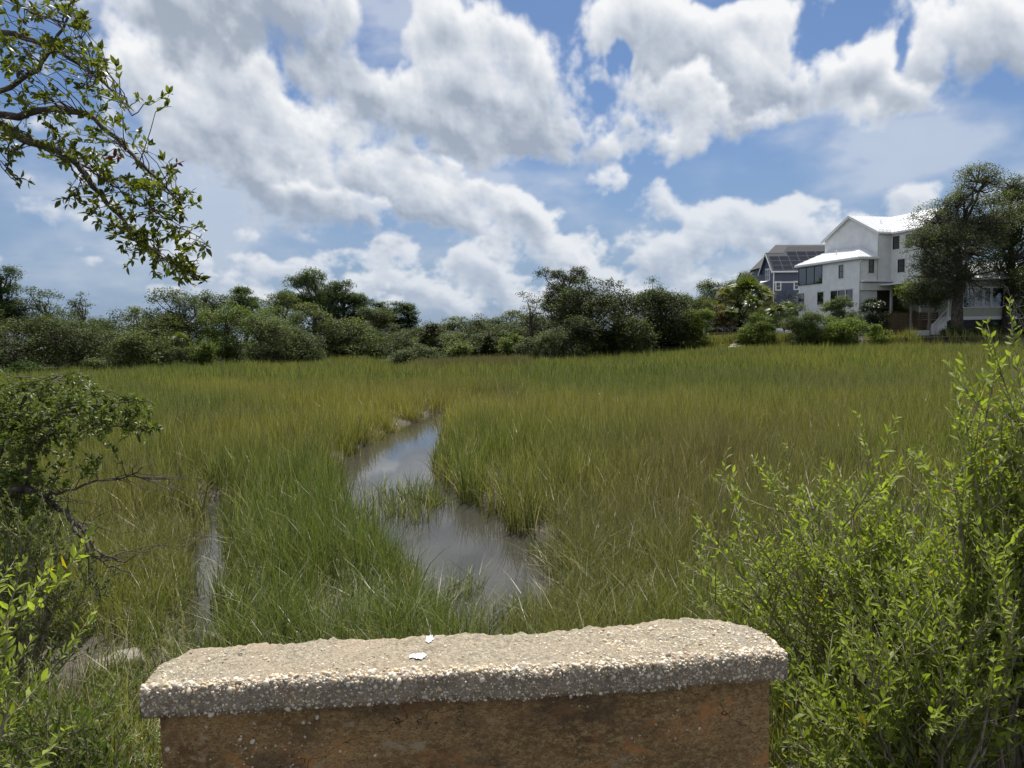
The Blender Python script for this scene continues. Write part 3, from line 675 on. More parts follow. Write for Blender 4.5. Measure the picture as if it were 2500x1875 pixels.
# loose slabs and stones beside the wall
def boulder(name, label, loc, size, rotz, seed, mt, cat='stone', sub=3, flat=.0, parent=None):
    bm = bmesh.new(); bmesh.ops.create_cube(bm, size=2.0); bmesh.ops.subdivide_edges(bm, edges=bm.edges[:], cuts=7, use_grid_fill=True)
    off = Vector((seed * 3.1, seed * 1.7, 0))
    for v in bm.verts:
        c = v.co.copy(); v.co = c.lerp(c.normalized() * 1.25, .42)
        v.co += v.normal * (.16 * mnoise.noise(c * 1.3 + off) + .07 * mnoise.noise(c * 4 + off) + .03 * mnoise.noise(c * 11 + off))
        v.co = Vector((v.co.x * size[0], v.co.y * size[1], v.co.z * size[2]))
    me = bpy.data.meshes.new(name); bm.to_mesh(me); bm.free()
    for p_ in me.polygons: p_.use_smooth = True
    o = link(name, me, mt, parent); o.location = loc; o.rotation_euler = (0, 0, rotz)
    if label: tag(o, label, cat)
    return o
M['stone'] = simple('stone', (.25, .225, .19), .9, .2, 0, .35, 9, .8, 40)
M['stone_dark'] = simple('stone_dark', (.16, .14, .12), .85, .2, 0, .4, 9, .8, 40)
def put_stone(px, py, zc, size, rz, seed, label, mt='stone'):
    P = G(px, py, zc); z = gz(P[0], P[1])
    boulder('concrete_slab' if 'slab' in label else 'stone', label, (P[0], P[1], z + size[2] * .45), size, rz, seed, M[mt])
put_stone(320, 1645, .55, (.22, .15, .05), .3, 1, 'flat grey broken slab against the left end of the wall')
put_stone(285, 1560, .4, (.16, .10, .09), .8, 2, 'pale rounded stone in the grass behind the left slab')
put_stone(330, 1815, .9, (.06, .09, .05), .4, 5, 'small tan stone at the foot of the wall, left end', 'stone')
put_stone(1985, 1770, .75, (.11, .08, .06), .2, 3, 'pale chipped stone under the shrub right of the wall')
put_stone(1990, 1640, .5, (.26, .16, .06), -.4, 4, 'long grey slab half hidden behind the right end of the wall')
put_stone(2200, 1700, .7, (.20, .15, .06), .6, 7, 'dark wet slab deep under the right shrub', 'stone_dark')

# ------------------------------------------------------------------ trees and shrubs
def rand_dirs(r, n):
    v = r.normal(size=(n, 3)); return v / np.linalg.norm(v, axis=1, keepdims=True)
def leaves(C, size, r, up=.9, asp=.55, drop=None):
    """diamond leaves at points C; returns V, Q (4 verts each)"""
    n = len(C); a = rand_dirs(r, n); a[:, 2] = a[:, 2] * .6 + (0 if drop is None else drop)
    a /= np.linalg.norm(a, axis=1, keepdims=True)
    nn = rand_dirs(r, n); nn[:, 2] = np.abs(nn[:, 2]) + up
    s_ = np.cross(a, nn); s_ /= np.linalg.norm(s_, axis=1, keepdims=True) + 1e-9
    L = (size * r.uniform(.6, 1.35, n))[:, None]; w = L * asp * .5
    V = np.stack([C - a * L * .5, C + s_ * w - a * L * .05, C + a * L * .5, C - s_ * w - a * L * .05], 1).reshape(-1, 3)
    return V, np.arange(4 * n).reshape(-1, 4)
def limb_path(a, b, r, n=6, sag=0.0, wob=.08):
    a = np.asarray(a, float); b = np.asarray(b, float); t = np.linspace(0, 1, n)[:, None]; L = np.linalg.norm(b - a)
    P = a + (b - a) * t; P[:, 2] += (sag * L * (t * (1 - t)) * 4)[:, 0]
    P[1:-1] += r.normal(0, wob * L * .5, (n - 2, 3)); return P
STY = { # lobes, sub-clumps per lobe, leaves per sub-clump, leaf size, clump radius, material, fill
 'oak':   dict(nl=15, nc=22, nf=30, ls=.155, cr=.46, mat='oak', zlo=0.06, flat=.82),
 'grey':  dict(nl=15, nc=22, nf=30, ls=.145, cr=.45, mat='oak_grey', zlo=0.04, flat=.82),
 'bright': dict(nl=12, nc=20, nf=30, ls=.155, cr=.44, mat='bright', zlo=0.1, flat=.85),
 'pale':  dict(nl=11, nc=16, nf=22, ls=.16, cr=.40, mat='pale', zlo=0.2, flat=.6),
 'tall':  dict(nl=14, nc=22, nf=32, ls=.155, cr=.45, mat='oak', zlo=0.12, flat=.9),
 'sparse': dict(nl=9, nc=10, nf=20, ls=.14, cr=.34, mat='pale', zlo=0.33, flat=.6),
 'pine':  dict(nl=18, nc=20, nf=52, ls=.24, cr=.42, mat='pine', zlo=0.30, flat=.7),
 'cedar': dict(nl=12, nc=26, nf=34, ls=.16, cr=.30, mat='cedar', zlo=.05, flat=1.1),
 'shrub': dict(nl=10, nc=22, nf=30, ls=.13, cr=.30, mat='bright', zlo=.05, flat=.75),
 'gshrub': dict(nl=10, nc=20, nf=28, ls=.12, cr=.30, mat='oak_grey', zlo=.05, flat=.75),
 'olive': dict(nl=11, nc=26, nf=34, ls=.11, cr=.27, mat='olive', zlo=.05, flat=.8),
}
M['olive'] = leafmat('leaf_olive', (.045, .065, .022), (.120, .150, .050), .28)
M['olive2'] = leafmat('leaf_olive_green', (.055, .085, .014), (.150, .195, .036), .34)
def tree_meshes(style, H, Wd, seed, big=1.0, trunk_r=None, fill=1.0, zlo=None):
    """trunk mesh and crown mesh of a tree H tall and Wd wide, foot at the origin"""
    st = STY[style]; r = np.random.default_rng(seed)
    tr = trunk_r or max(.05, H * .022 + Wd * .012)
    z0 = H * (st['zlo'] if zlo is None else zlo); lob = []
    ch = H - z0; 
    nl = int(st['nl'] * np.clip(ch / (Wd * .75), .9, 2.4))
    for q in range(nl):
        # lobes over the dome, bigger ones inside
        for _ in range(30):
            p = r.uniform(-1, 1, 3)
            if style == 'cedar': lim = 1.0 - .55 * (p[2] + 1) / 2
            elif style == 'pine': lim = .95
            else: lim = math.sqrt(max(0, 1 - (max(p[2], -.2) * .95) ** 2)) * (1.0 if p[2] > -.5 else .9)
            if math.hypot(p[0], p[1]) < lim and (q < 3 or np.linalg.norm(p) > .45): break
        rad = Wd * r.uniform(.13, .29) * (.9 if style == 'pine' else 1) * (1 - .3 * max(p[2], 0))
        c = np.array([p[0] * (Wd / 2 - rad * .75), p[1] * (Wd / 2 - rad * .75), z0 + rad * .5 + (p[2] + 1) / 2 * max(.1, ch - rad * (st['flat'] + .4))])
        lob.append((c, rad))
    # stretch so that the highest lobe reaches the full height
    tz = max(c[2] + rad * st['flat'] * .95 for c, rad in lob); bz = min(c[2] for c, rad in lob)
    if st['zlo'] < .15 and zlo is None:               # crowns that sweep the ground
        for q in range(max(4, nl // 3)):
            a_ = r.uniform(0, 6.283); rd = Wd * r.uniform(.14, .22); ro = Wd / 2 * r.uniform(.35, .85); lob.append((np.array([math.cos(a_) * (ro - rd * .3), math.sin(a_) * (ro - rd * .3), rd * st['flat'] * r.uniform(.3, .9)]), rd))
        bz = 0.0
    sc_ = (H - bz) / max(.1, tz - bz)
    for c, rad in lob: c[2] = bz + (c[2] - bz) * sc_
    C = []; vv = []; twigs = []
    cr = st['cr'] * big
    for c, rad in lob:
        n = int(np.clip(st['nc'] / 22 * 7.5 * (rad / cr) ** 1.8, 8, 150) * fill * r.uniform(.8, 1.2)); d = rand_dirs(r, n); d[:, 2] = np.where((d[:, 2] < -.35) & (c[2] > H * .5), -d[:, 2], d[:, 2])
        cc = c + d * rad * np.array([1, 1, st['flat']]) * r.uniform(.72, 1.08, (n, 1))
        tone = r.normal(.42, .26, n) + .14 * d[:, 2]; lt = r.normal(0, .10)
        for q in range(n):
            m_ = int(st['nf'] * .72 * r.uniform(.6, 1.3)); g = r.normal(0, 1, (m_, 3)) * cr * np.array([.52, .52, .33])
            C.append(cc[q] + g); vv.append(np.clip(tone[q] + lt + r.normal(0, .09, m_), 0, .97))
            if r.random() < .22: twigs.append((c, cc[q]))
    C = np.vstack(C); vv = np.concatenate(vv)
    kk = C[:, 2] > .03; C = C[kk]; vv = vv[kk]
    V, Q = leaves(C, st['ls'] * 1.1 * big, r, asp=.22 if style == 'pine' else .5)
    crown = mesh_np('crown', V, Q, None, {'v': np.repeat(vv, 4)})
    tb = MB()
    shrub = style in ('shrub', 'gshrub', 'olive', 'cedar')
    if shrub:
        for q in range(5):
            c, rad = lob[r.integers(len(lob))]
            tb.tube(limb_path((r.normal(0, .06), r.normal(0, .06), -.15), c, r, 6), np.linspace(tr * .55, tr * .15, 6), 5)
    else:
        top = np.array([r.normal(0, .04) * Wd, r.normal(0, .04) * Wd, z0 + ch * (.55 if style != 'pine' else .8)])
        tp = limb_path((0, 0, -.3), top, r, 8, wob=.025); tb.tube(tp, np.linspace(tr * 1.25, tr * .45, 8), 8)
        for c, rad in lob:
            s_ = tp[int(np.clip(np.searchsorted(tp[:, 2], c[2] * .72 - rad * .2), 2, 7))]
            tb.tube(limb_path(s_, c, r, 6, -.05), np.linspace(tr * .42, tr * .12, 6), 5)
    for a, b_ in twigs: tb.tube(limb_path(a, b_, r, 4), np.linspace(tr * .14, tr * .04, 4), 4, cap=False)
    return tb.mesh('trunk', True), crown
TREE_CACHE = {}
def tree(name, label, cat, px, top, base_d, wpx, style, seed, group=None, mt=None, bark='bark', big=1.0, share=None, fill=1.0, zb=None, zlo=None):
    """px, top: photo position of the crown's axis and top; base_d: depth; wpx: crown width in photo pixels"""
    P = D(px, top, base_d); x, y = P[0], base_d; z = gz(x, y) if zb is None else zb
    H = max(.5, P[2] - z); Wd = wpx * base_d / FPX
    o = thing(name, label, cat, (x, y, z), 0, group)
    if share is not None and share in TREE_CACHE:
        tm, cm, H0, W0 = TREE_CACHE[share]
        sc = (Wd / W0, Wd / W0, H / H0); rz = (seed * 2.399) % 6.283
    else:
        tm, cm = tree_meshes(style, H, Wd, seed, big, fill=fill, zlo=zlo); sc = (1, 1, 1); rz = 0
        tm.materials.append(M[bark]); cm.materials.append(M[mt or STY[style]['mat']])
        if share is not None: TREE_CACHE[share] = (tm, cm, H, Wd)
    for nm, me in (('trunk', tm), ('crown', cm)):
        c = link(nm, me, None, o); c.scale = sc; c.rotation_euler = (0, 0, rz)
    return o

GL = 'trees along the far edge of the marsh'
# name, label, px, top, depth, width px, style, seed, material override, share
TREES = [
 ('pine_tree', 'dark pine rising at the very left edge of the treeline', 2, 655, 62, 95, 'pine', 1, None, None),
 ('oak_tree', 'broad grey-green oak leftmost above the marsh edge', 55, 745, 50, 170, 'grey', 2, None, 'g1'),
 ('tall_tree', 'pale-topped airy tree second from the left edge', 112, 704, 64, 120, 'pale', 3, None, None),
 ('slender_tree', 'small see-through tree with open crown left of the oaks', 193, 715, 68, 66, 'sparse', 4, None, None),
 ('oak_tree', 'low spreading oak below the small see-through tree', 196, 778, 54, 130, 'grey', 5, None, 'g2'),
 ('oak_tree', 'flat-topped oak right of the small see-through tree', 268, 756, 62, 110, 'grey', 6, None, 'g1'),
 ('oak_tree', 'dark gap-toothed oak left of the tall rounded tree', 335, 752, 64, 90, 'oak', 7, None, 'o1'),
 ('oak_tree', 'dark low oak overhanging the marsh beside the palm', 345, 800, 53, 130, 'oak', 8, None, 'o2'),
 ('oak_tree', 'shadowy oak filling in behind the left palm', 400, 770, 60, 110, 'oak', 9, None, 'o1'),
 ('tall_tree', 'tall rounded green tree left of the branch tip', 430, 699, 63, 108, 'tall', 10, None, None),
 ('tall_tree', 'small-crowned dark tree right of the tall rounded tree', 515, 713, 68, 80, 'tall', 11, None, 't1'),
 ('leafy_tree', 'yellow-green leafy tree in the left treeline', 552, 738, 60, 100, 'bright', 12, None, None),
 ('pine_tree', 'dark round-headed pine behind the yellow-green tree', 598, 702, 72, 80, 'pine', 13, None, None),
 ('oak_tree', 'large dusty grey oak low at the marsh edge', 635, 765, 57, 150, 'grey', 14, None, None),
 ('leafy_tree', 'light green tree left of the umbrella-shaped pines', 652, 746, 68, 80, 'bright', 15, None, 'b1'),
 ('tall_tree', 'tall green tree touching the umbrella-shaped pine', 692, 711, 72, 75, 'tall', 16, None, 't1'),
 ('pine_tree', 'highest umbrella-crowned pine in the treeline', 762, 664, 86, 150, 'pine', 17, None, None),
 ('pine_tree', 'dense pine on the right shoulder of the umbrella pine', 832, 688, 83, 95, 'pine', 18, None, None),
 ('pine_tree', 'narrow pine right of the umbrella-crowned pine', 878, 720, 82, 55, 'pine', 19, None, 'p1'),
 ('oak_tree', 'mid-green oak under the umbrella-crowned pine', 760, 742, 66, 110, 'oak', 20, None, 'o1'),
 ('oak_tree', 'grey oak at marsh level below the umbrella pine', 720, 795, 60, 120, 'grey', 21, None, 'g2'),
 ('oak_tree', 'dark oak right below the dense pine', 845, 770, 68, 110, 'oak', 22, None, 'o2'),
 ('oak_tree', 'leafy oak between the narrow pine and the round pine', 915, 748, 78, 80, 'tall', 23, None, 't1'),
 ('pine_tree', 'dark pine in the middle of the treeline', 955, 738, 86, 75, 'pine', 24, None, 'p1'),
 ('pine_tree', 'small ball-headed pine ending the left wood', 999, 746, 88, 42, 'pine', 25, None, None),
 ('oak_tree', 'grey oak behind the twisted shrub', 1000, 788, 76, 110, 'grey', 26, None, 'g1'),
 ('oak_tree', 'first low oak of the distant central wood, beside the ball-headed pine', 1070, 786, 95, 110, 'grey', 27, None, 'g2'),
 ('oak_tree', 'second low oak of the distant central wood', 1130, 774, 97, 100, 'oak', 28, None, 'o1'),
 ('oak_tree', 'third low oak of the distant central wood', 1190, 765, 98, 110, 'grey', 29, None, 'g1'),
 ('oak_tree', 'highest oak of the distant central wood', 1250, 759, 99, 110, 'oak', 30, None, 'o1'),
 ('oak_tree', 'distant oak right behind the bare-branched tree', 1320, 768, 97, 110, 'grey', 31, None, 'g2'),
 ('oak_tree', 'grey thicket oak right of the dark cedar', 1135, 797, 66, 110, 'grey', 32, None, 'g1'),
 ('oak_tree', 'twiggy grey oak left of the bare-branched tree', 1225, 788, 66, 110, 'grey', 33, None, 'g2'),
 ('slender_tree', 'open tree with bare twisting branches beside the dark oak thicket', 1298, 712, 60, 85, 'sparse', 34, None, None),
 ('pine_tree', 'thin-needled pale pine rising over the dark thicket', 1374, 658, 70, 105, 'pine', 35, 'pine_pale', None),
 ('oak_tree', 'big round dark oak left in the central thicket', 1438, 676, 59, 175, 'oak', 36, 'oak_dark', None),
 ('oak_tree', 'dark oak in the middle of the central thicket', 1530, 682, 60, 160, 'oak', 37, 'oak_dark', None),
 ('leafy_tree', 'brighter green tree poking above the central thicket', 1598, 675, 70, 95, 'tall', 38, 'bright_dk', None),
 ('oak_tree', 'dusky oak right in the central thicket', 1612, 706, 60, 150, 'oak', 39, 'oak_dark', 'o3'),
 ('oak_tree', 'low dark oak sweeping down to the marsh grass', 1415, 770, 55, 120, 'oak', 40, 'oak_dark', 'o3'),
 ('oak_tree', 'dark undergrowth oak at the foot of the thicket', 1520, 770, 57, 130, 'grey', 41, 'oak', None),
 ('oak_tree', 'shadowed oak at the right foot of the thicket', 1620, 775, 60, 120, 'oak', 42, 'oak_dark', 'o3'),
 ('oak_tree', 'small oak between the thicket and the pale palm', 1690, 700, 74, 90, 'grey', 43, None, 'g1'),
 ('oak_tree', 'green oak left behind the palms', 1748, 684, 86, 90, 'tall', 44, None, 't1'),
 ('oak_tree', 'tallest oak behind the palms and below the blue house', 1802, 664, 88, 90, 'tall', 45, 'oak_grey', None),
]
M['oak_dark'] = leafmat('leaf_oak_dark', (.020, .032, .011), (.075, .092, .028), .26)
M['pine_pale'] = leafmat('leaf_pine_pale', (.035, .048, .018), (.10, .115, .05), .2)
M['bright_dk'] = leafmat('leaf_bright_dark', (.022, .042, .010), (.070, .100, .024), .28)
for nm, lb, px, tp, d_, w_, sty, sd, mt_, sh in TREES:
    tree(nm, lb, 'tree', px, tp, d_, w_ * (1.22 if sty == 'pine' else 1.32), sty, sd, GL, mt_, share=sh, big=1.12 if d_ > 75 else 1.0)
GS = 'shrubs at the marsh edge'
SHRUBS = [
 ('green_shrub', 'leafy green shrub at the far left foot of the trees', 45, 882, 45, 110, 'shrub', 60, 'bright_dk', None),
 ('green_shrub', 'small green shrub at the marsh edge below the flat-topped oak', 232, 872, 50, 60, 'gshrub', 61, None, None),
 ('grey_shrub', 'grey twiggy shrub left of the bright bush by the left palm', 432, 846, 53, 75, 'gshrub', 62, None, 'gs1'),
 ('green_shrub', 'bright yellow-green bush beside the left palm', 490, 832, 54, 75, 'shrub', 63, None, 's1'),
 ('green_shrub', 'low green shrub at the foot of the umbrella pine', 745, 840, 62, 100, 'shrub', 64, 'bright_dk', None),
 ('grey_shrub', 'large pale grey-green shrub in front of the middle pines', 905, 800, 66, 100, 'gshrub', 65, 'pale', None),
 ('green_shrub', 'twisted yellow-green shrub left of the dark cedar', 985, 812, 58, 75, 'shrub', 66, 'pale', 's2'),
 ('cedar_shrub', 'dark bushy cedar in the middle of the marsh edge', 1050, 796, 56, 88, 'cedar', 67, None, None),
 ('green_shrub', 'low bright shrub at the right foot of the dark cedar', 1110, 838, 55, 90, 'shrub', 68, None, 's1'),
 ('green_shrub', 'light green shrub between the two cedars', 1160, 816, 58, 70, 'shrub', 69, None, 's2'),
 ('cedar_shrub', 'small dark cedar right of the middle', 1196, 812, 56, 55, 'cedar', 70, None, None),
 ('green_shrub', 'yellow-green shrub right of the small cedar', 1240, 814, 57, 80, 'shrub', 71, None, 's1'),
 ('green_shrub', 'yellowish bush below the bare-branched tree', 1290, 824, 55, 80, 'shrub', 72, None, 's2'),
 ('grey_shrub', 'dull shrub at the left foot of the dark thicket', 1345, 800, 54, 85, 'gshrub', 73, None, None),
 ('green_shrub', 'soft green shrub low in front of the dark cedar', 1010, 852, 51, 140, 'shrub', 74, 'pale', None),
 ('green_shrub', 'bright feathery shrub right of the dark thicket', 1700, 752, 60.6, 90, 'olive', 75, 'olive2', None),
 ('green_shrub', 'rust-tinged bush between the palms', 1760, 745, 74, 80, 'shrub', 76, 'rusty', None),
 ('green_shrub', 'yellow-green bush under the tall palms', 1845, 752, 76, 70, 'shrub', 77, None, None),
 ('hedge_shrub', 'dark hedge in shade behind the small palms', 1905, 775, 80, 120, 'gshrub', 78, 'oak', None),
 ('green_shrub', 'feathery green shrub left of the white garden chair', 1848, 765, 61, 96, 'olive', 79, 'olive2', None),
 ('olive_shrub', 'olive-grey shrub left before the white house', 1972, 745, 60, 112, 'olive', 80, None, None),
 ('olive_shrub', 'tall olive-green shrub before the white house windows', 2052, 724, 63, 130, 'olive', 81, None, None),
 ('green_shrub', 'bright green rounded shrub lowest before the white house', 2035, 772, 59.3, 165, 'shrub', 82, 'olive2', None),
 ('green_shrub', 'smaller green shrub right of the bright rounded one', 2143, 792, 59.3, 66, 'olive', 83, 'olive2', None),
 ('oleander_shrub', 'dark glossy shrub under the porch corner', 2138, 735, 67, 72, 'shrub', 84, 'glossy', None),
 ('low_shrub', 'light shrub on top of the slatted fence', 2195, 748, 70, 80, 'shrub', 85, None, None),
 ('low_shrub', 'dark low shrub at the foot of the big tree', 2330, 808, 62, 80, 'gshrub', 86, None, None),
 ('low_shrub', 'shaded low shrub right of the big tree trunk', 2400, 806, 61, 90, 'gshrub', 87, 'oak', None),
]
M['rusty'] = leafmat('leaf_rusty', (.06, .055, .016), (.16, .12, .035), .25)
M['glossy'] = leafmat('leaf_glossy', (.014, .026, .011), (.06, .08, .035), .18, .45, .25)
for nm, lb, px, tp, d_, w_, sty, sd, mt_, sh in SHRUBS:
    tree(nm, lb, 'shrub', px, tp, d_, w_, sty, sd, GS, mt_, share=sh)
M['oak_silver'] = leafmat('leaf_oak_silver', (.060, .072, .042), (.19, .21, .125), .32)
# trees by the white house
tree('large_oak_tree', 'large airy grey-green oak in front of the white house', 'tree', 2348, 410, 63, 250, 'grey', 101, mt='oak_silver', big=.9, fill=1.2, zlo=.24)
tree('dark_tree', 'tall dark tree at the right edge behind the big oak', 'tree', 2475, 425, 66, 190, 'oak', 102, big=.9, fill=1.0, zlo=.22)
tree('dark_tree', 'lower dark tree drooping at the right edge of the picture', 'tree', 2535, 600, 60, 150, 'oak', 103, fill=.9)
tree('young_tree', 'small light-leaved tree in front of the porch', 'tree', 2222, 688, 66, 66, 'bright', 104, mt='olive2', bark='bark_grey', zlo=.5)
tree('young_tree', 'small drooping tree against the slatted fence', 'tree', 2268, 690, 65, 84, 'grey', 105, mt='olive', bark='bark_grey', zlo=.45)

# the wood that goes on behind them, one mass
fw = MB(); R = np.random.default_rng(990)
for px in np.linspace(-250, 2050, 62):
    d_ = R.uniform(84, 104) if px < 1020 or px > 1380 else R.uniform(104, 125)
    tp = np.interp(px, [-250, 300, 700, 900, 1050, 1300, 1450, 1700, 2050], [752, 758, 750, 775, 792, 778, 760, 738, 700]) + R.uniform(-6, 12)
    P = D(px, tp, d_); z = gz(P[0], d_); H = P[2] - z; w = R.uniform(5.5, 8)
    tm_, cm_ = tree_meshes('grey', H, w, 500 + int(px) % 9, 1.9, fill=.15)
    co = np.empty(len(cm_.vertices) * 3, np.float32); cm_.vertices.foreach_get('co', co); co = co.reshape(-1, 3); at = np.empty(len(co), np.float32); cm_.attributes['v'].data.foreach_get('value', at)
    fw.add(co + np.array([P[0], d_, z]), np.arange(len(co)).reshape(-1, 4), v=at); bpy.data.meshes.remove(cm_); bpy.data.meshes.remove(tm_)
tag(fw.build('far_woodland', M['oak_grey']), 'grey-green woodland filling in behind the marsh-edge trees', 'woodland', kind='stuff')

# low undergrowth in the shade along the left and middle edge, one mass
ug = MB(); R = np.random.default_rng(991); UG = []
for q in range(4):
    tm_, cm_ = tree_meshes('gshrub', 1.9, 3.2, 700 + q, 1.7, fill=.22); co = np.empty(len(cm_.vertices) * 3, np.float32); cm_.vertices.foreach_get('co', co); at = np.empty(len(co) // 3, np.float32); cm_.attributes['v'].data.foreach_get('value', at); UG.append((co.reshape(-1, 3), at)); bpy.data.meshes.remove(cm_); bpy.data.meshes.remove(tm_)
for px in np.linspace(-200, 1700, 74):
    a = (px - 1250) / FPX; d_ = float(np.interp(a, _ea, _ed)) + R.uniform(3, 14); co, at = UG[R.integers(4)]; th = R.uniform(0, 6.28); c_, s_ = math.cos(th), math.sin(th)
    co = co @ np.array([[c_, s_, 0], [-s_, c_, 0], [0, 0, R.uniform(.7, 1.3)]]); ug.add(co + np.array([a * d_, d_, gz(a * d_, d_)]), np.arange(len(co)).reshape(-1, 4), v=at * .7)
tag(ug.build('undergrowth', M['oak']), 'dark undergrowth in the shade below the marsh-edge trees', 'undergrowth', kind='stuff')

# ---- palms
def fan_leaf(r, L, n=16, droop=.25):
    """one palmetto frond: stalk and a fan of strips, along +x"""
    V = []; Q = []; v = []
    st = L * .45
    V += [(0, -.012 * L, 0), (0, .012 * L, 0), (st, .008 * L, .04 * L), (st, -.008 * L, .04 * L)]; Q.append((0, 1, 2, 3)); v += [.3] * 4
    for q in range(n):
        a = math.radians(-115 + 230 * (q + .5) / n); ll = L * .62 * (1 - .25 * abs(a) / 2) * r.uniform(.9, 1.05); w = L * .045
        b0 = np.array([st, 0, .04 * L]); dx, dy = math.cos(a), math.sin(a)
        mid = b0 + np.array([dx * ll * .55, dy * ll * .55, .03 * L]); end = b0 + np.array([dx * ll, dy * ll, .03 * L - droop * L * r.uniform(.4, 1.2)])
        sd = np.array([-dy, dx, 0]) * w; i0 = len(V)
        V += [tuple(b0 - sd * .2), tuple(b0 + sd * .2), tuple(mid + sd), tuple(mid - sd), tuple(end + sd * .12), tuple(end - sd * .12)]
        Q += [(i0, i0 + 1, i0 + 2, i0 + 3), (i0 + 3, i0 + 2, i0 + 4, i0 + 5)]; v += [r.uniform(.2, .8)] * 6
    return np.array(V), np.array(Q), np.array(v)
def palm(name, label, px, top, d_, wpx, seed, mt='palm', trunk=True, nfr=26, cat='palm', zb=None):
    r = np.random.default_rng(seed); P = D(px, top, d_); x, y = P[0], d_; z = gz(x, y) if zb is None else zb
    H = P[2] - z; Wd = wpx * d_ / FPX; L = Wd * .52; hc = max(.12, H - L * .75) if trunk else .1
    o = thing(name, label, cat, (x, y, z), 0, 'palms in the garden and by the marsh')
    if trunk:
        tb = MB(); n = 9; zz = np.linspace(-.2, hc, n); rad = .11 + .03 * np.sin(zz * 14); tb.tube(np.stack([r.normal(0, .012, n), r.normal(0, .012, n), zz], -1), rad * min(1, H / 3 + .3), 9)
        for q in range(int(hc * 14)):                      # leaf-base boots
            a = r.uniform(0, 6.283); zq = r.uniform(.1, hc); c, s_ = math.cos(a), math.sin(a)
            tb.add([(c * .08 - s_ * .05, s_ * .08 + c * .05, zq - .1), (c * .08 + s_ * .05, s_ * .08 - c * .05, zq - .1), (c * .17, s_ * .17, zq + .06)], None, [(0, 1, 2)])
        tb.build('trunk', M['palm_bark'], o)
    for q in range(nfr):
        V, Q, v = fan_leaf(r, L * r.uniform(.85, 1.1), droop=r.uniform(.05, .45))
        el = math.radians(r.uniform(-45, 85)) if trunk else math.radians(r.uniform(12, 80)); a = q * 2.39996 + r.normal(0, .2)
        me = mesh_np('frond', V, Q, None, {'v': v}); c = link('frond', me, M[mt], o); c.location = (0, 0, hc)
        c.rotation_euler = (r.normal(0, .35), -el, a)
    return o
PALMS = [
 ('cabbage_palm', 'cabbage palm tucked into the left treeline above the marsh', 441, 812, 55, 52, 201, 'palm', True, 26),
 ('cabbage_palm', 'pale palm with drooping straw fronds right of the thicket', 1715, 728, 76, 70, 202, 'palm_pale', True, 26),
 ('cabbage_palm', 'pale-fronded palm high beside the oak behind the garden', 1772, 705, 80, 60, 203, 'palm_pale', True, 24),
 ('cabbage_palm', 'largest shaggy palm below the blue house', 1828, 682, 79, 90, 204, 'palm', True, 34),
 ('cabbage_palm', 'palm with tall thin trunk below the shaggy palm', 1838, 722, 74, 52, 205, 'palm', True, 24),
 ('cabbage_palm', 'short yellow-green palm by the wooden rail', 1784, 752, 73, 44, 206, 'palm', True, 22),
 ('cabbage_palm', 'small palm with rough trunk left of the white chair', 1896, 745, 72, 54, 207, 'palm', True, 24),
 ('cabbage_palm', 'small palm nearest the white house corner', 1922, 740, 74, 54, 208, 'palm', True, 24),
 ('cabbage_palm', 'shaggy palm right beside the largest palm', 1865, 705, 82, 60, 209, 'palm_pale', True, 24),
 ('dwarf_palm', 'fan palm below the porch corner of the white house', 2128, 714, 68.5, 62, 210, 'palm', False, 22),
 ('dwarf_palm', 'fan palm in front of the lower windows of the white house', 2030, 716, 69, 60, 211, 'palm', False, 22),
 ('saw_palmetto', 'dark spiky palmetto right of the big oak trunk', 2418, 752, 62, 62, 212, 'palmetto', False, 24),
]
for p_ in PALMS:
    palm(*p_, zb=None if p_[8] else D(p_[2], p_[3], p_[4])[2] - .75 * p_[5] * p_[4] / FPX - .1 if p_[0] == 'dwarf_palm' else None)
# brown dead reeds in front of the middle shrubs
R = np.random.default_rng(61); rp = []
for q in range(900):
    px = R.uniform(1015, 1290); d_ = float(np.interp((px - 1250) / FPX, _ea, _ed)) + R.uniform(-2.5, .8); rp.append(((px - 1250) / FPX * d_, d_))
rp = np.array(rp); n = len(rp)
gn_instances('dead_reeds', np.stack([rp[:, 0], rp[:, 1], ground_z(rp[:, 0], rp[:, 1])], -1), coll, {'idx': 6 + R.integers(0, 3, n), 'rot': np.stack([R.normal(0, .15, n), R.normal(0, .15, n), R.uniform(0, 6, n)], -1),
    'scl': np.stack([np.full(n, .9), np.full(n, .9), R.uniform(.9, 1.35, n)], -1), 'tone': np.zeros(n), 'brown': np.full(n, .95)}, 'reddish brown dead reeds below the middle shrubs')
# ornamental grass on the garden bank
rp = []
for q in range(500):
    px = R.uniform(1715, 1960); d_ = float(np.interp((px - 1250) / FPX, _ea, _ed)) + R.uniform(.3, 5); rp.append(((px - 1250) / FPX * d_, d_))
rp = np.array(rp); n = len(rp)
gn_instances('bank_grass', np.stack([rp[:, 0], rp[:, 1], ground_z(rp[:, 0], rp[:, 1])], -1), coll, {'idx': 6 + R.integers(0, 3, n), 'rot': np.stack([R.normal(0, .1, n), R.normal(0, .1, n), R.uniform(0, 6, n)], -1),
    'scl': np.stack([np.full(n, .8), np.full(n, .8), R.uniform(.4, .75, n)], -1), 'tone': R.uniform(.2, .6, n), 'brown': R.uniform(.1, .5, n)}, 'pale ornamental grass on the bank below the palms')

